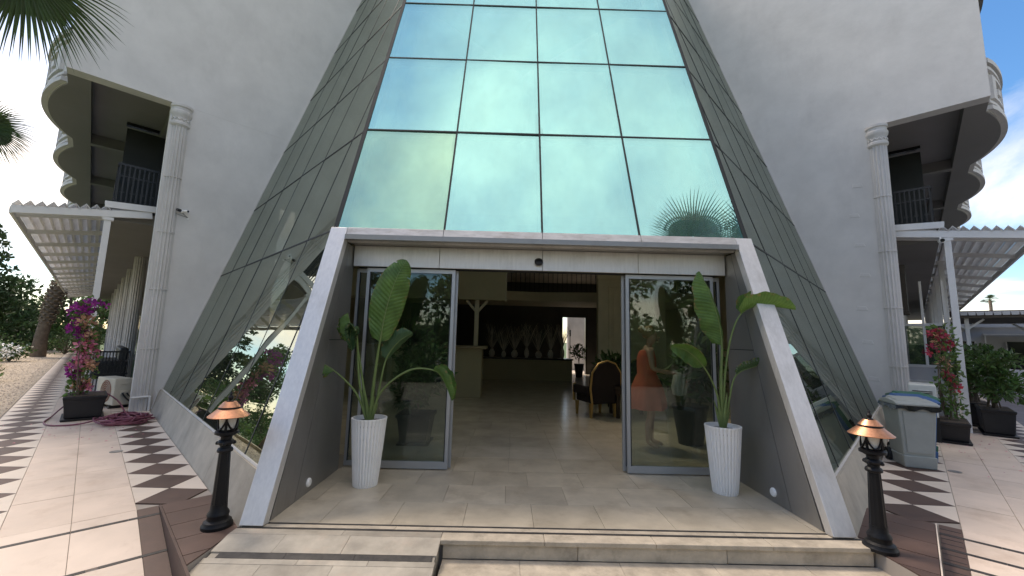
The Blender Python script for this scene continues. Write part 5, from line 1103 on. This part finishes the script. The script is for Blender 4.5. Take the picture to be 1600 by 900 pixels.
# ---------------------------------------------------------------- woman in a coral dress behind the right door glass
def person(x, y, z0, rz):
    e = empty('person', (x, y, z0), 'person in a coral dress looking down, seen through the right door glass', 'person')
    ca, sa = math.cos(rz), math.sin(rz); X = lambda p: Vector((x + p[0] * ca - p[1] * sa, y + p[0] * sa + p[1] * ca, z0 + p[2]))     # +x = the way she faces
    J = {'pel': ((0, 0, .98), .13), 'wai': ((0, 0, 1.14), .115), 'che': ((.0, 0, 1.36), .125), 'sh': ((0, 0, 1.5), .09), 'nk': ((.02, 0, 1.57), .05), 'hd': ((.06, 0, 1.66), .08), 'hd2': ((.085, 0, 1.75), .085), 'hd3': ((.07, 0, 1.83), .05)}
    ed = [('pel', 'wai'), ('wai', 'che'), ('che', 'sh'), ('sh', 'nk'), ('nk', 'hd'), ('hd', 'hd2'), ('hd2', 'hd3')]
    for s_, t in ((1, 'l'), (-1, 'r')):
        q = .08 if t == 'l' else -.02
        J.update({'hip' + t: ((0, s_ * .09, .94), .10), 'kn' + t: ((.03 + q * .5, s_ * .09, .50), .058), 'cf' + t: ((q * .6 - .01, s_ * .09, .36), .058), 'an' + t: ((q - .02, s_ * .09, .09), .035), 'toe' + t: ((q + .15, s_ * .1, .03), .03),
                  'shd' + t: ((0, s_ * .17, 1.48), .055), 'el' + t: ((.03, s_ * .22, 1.22), .04), 'wr' + t: ((.26, s_ * .16, 1.16), .028), 'pm' + t: ((.33, s_ * .145, 1.16), .032)})
        ed += [('pel', 'hip' + t), ('hip' + t, 'kn' + t), ('kn' + t, 'cf' + t), ('cf' + t, 'an' + t), ('an' + t, 'toe' + t), ('sh', 'shd' + t), ('shd' + t, 'el' + t), ('el' + t, 'wr' + t), ('wr' + t, 'pm' + t)]
        for k in range(5):
            L = (.05, .075, .08, .075, .06)[k]; yy_ = s_ * (.145 + (.03, .022, .007, -.008, -.022)[k]); b0 = (.33 if k else .31)
            J[f'f{k}{t}'] = ((b0 + L * .6, yy_ + (s_ * .02 if k == 0 else 0), 1.165), .009); J[f'g{k}{t}'] = ((b0 + L, yy_, 1.14), .008); ed += [('pm' + t, f'f{k}{t}'), (f'f{k}{t}', f'g{k}{t}')]
    ks = list(J); me = bpy.data.meshes.new('body'); me.from_pydata([X(J[k][0]) - e.location for k in ks], [(ks.index(a), ks.index(b)) for a, b in ed], [])
    ob = bpy.data.objects.new('body', me); COL.objects.link(ob); ob.location = e.location; ob.parent = e; ob.matrix_parent_inverse = Matrix.Translation(-e.location)
    sk = ob.modifiers.new('skin', 'SKIN'); sk.use_smooth_shade = True
    for v, k in zip(me.skin_vertices[0].data, ks): v.radius = (J[k][1], J[k][1]); v.use_root = (k == 'pel')
    ob.modifiers.new('sub', 'SUBSURF').levels = 2; ob.modifiers['sub'].render_levels = 2; me.materials.append(MATS['skin'])
    dr = MB(); dr.smooth = True; N = 36; vs = []; prof = [(.60, .30, .34), (.75, .29, .30), (.9, .25, .24), (1.05, .185, .185), (1.13, .145, .16), (1.25, .15, .17), (1.38, .145, .175), (1.46, .12, .17), (1.5, .085, .14)]
    for z, rx, ry in prof:
        for k in range(N): a = 2 * math.pi * k / N; fl_ = 1 + (.10 * math.sin(a * 7 + z * 3) + .04 * math.sin(a * 11)) * max(0, (1.05 - z) / .45); vs.append(X((-.02 - .05 * max(0, 1.0 - z) + rx * math.cos(a) * fl_, ry * math.sin(a) * fl_, z)))
    dr.add(vs, [(i * N + k, i * N + (k + 1) % N, (i + 1) * N + (k + 1) % N, (i + 1) * N + k) for i in range(len(prof) - 1) for k in range(N)]); dr.build('dress', 'dress_coral', e, recalc=False)
    for s_ in (-1, 1): mb = MB(); mb.tube([X((.08, s_ * .09, 1.47)), X((.03, s_ * .11, 1.555)), X((-.07, s_ * .1, 1.47))], .014, 6); mb.build('dress_strap', 'dress_coral', e)
    hr = MB(); hr.smooth = True; vs = []; n1, n2 = 10, 20
    for i in range(n1):
        ph = math.pi * i / (n1 - 1)
        for k in range(n2):
            a = 2 * math.pi * k / n2; fx = math.cos(a) * math.sin(ph); q = 1 + .05 * math.sin(a * 5 + ph * 7); zc = math.cos(ph)
            px = .045 + .115 * fx * q * (.62 if fx > 0 else 1.0); vs.append(X((px - .03 * (zc < -.2), .098 * math.sin(a) * math.sin(ph) * q, 1.785 + .115 * zc * q * (1 if zc > 0 else .9))))
    hr.add(vs, [(i * n2 + k, i * n2 + (k + 1) % n2, (i + 1) * n2 + (k + 1) % n2, (i + 1) * n2 + k) for i in range(n1 - 1) for k in range(n2)]); bn = MB(); bn.lathe([(.001, -.06), (.045, -.04), (.06, 0), (.045, .04), (.001, .06)], (0, 0), 14); hr.add([X((-.09 + a, b, 1.83 + c_)) for a, b, c_ in bn.v], bn.f); hr.build('hair', 'hair_blonde', e, recalc=False)
    fc = MB(); fc.smooth = True
    for p, r_ in (((.185, 0, 1.70), .016), ((.172, 0, 1.655), .018)):
        b = MB(); b.lathe([(.001, -r_), (r_ * .8, -r_ * .5), (r_, 0), (r_ * .7, r_ * .6), (.001, r_)], (0, 0), 10); fc.add([X((p[0] + a - .012, p[1] + c_, p[2] + d)) for a, c_, d in b.v], b.f)
    fc.build('face', 'skin', e)
    bg_ = MB(); bg_.smooth = True; bg_.lathe([(.02, 0), (.13, .02), (.15, .14), (.11, .30), (.05, .36)], (0, 0), 18); bg_.v = [tuple(X((.47 + p[0] * .8, p[1] * .7, .80 + p[2]))) for p in bg_.v]; tag(bg_.build('bag', 'bag_pale'), 'pale grey green bag held by the person in coral', 'bag')
person(2.27, 6.62, 0.0, R(-8))

# ---------------------------------------------------------------- litter on the paving
lm = MB()
for k in range(150):
    if k < 90: c = SL(10.2 + random.gauss(0, .9), .25 + random.gauss(0, .35), ZP + .004)
    else: c = SR(10.4 + random.gauss(0, .9), .05 + random.gauss(0, .3), ZP + .004)
    q = random.uniform(.012, .024); an = random.random() * 6.28; u = Vector((math.cos(an), math.sin(an), 0)); w = Vector((-u.y, u.x, 0)); lm.add([c - u * q, c + w * q * .6 + Vector((0, 0, .005)), c + u * q, c - w * q * .6 + Vector((0, 0, .004))], [(0, 1, 2, 3)])
tag(lm.build('fallen_petals', 'bract_pink', recalc=False), 'fallen bougainvillea petals on the paving', 'petals', kind='stuff')
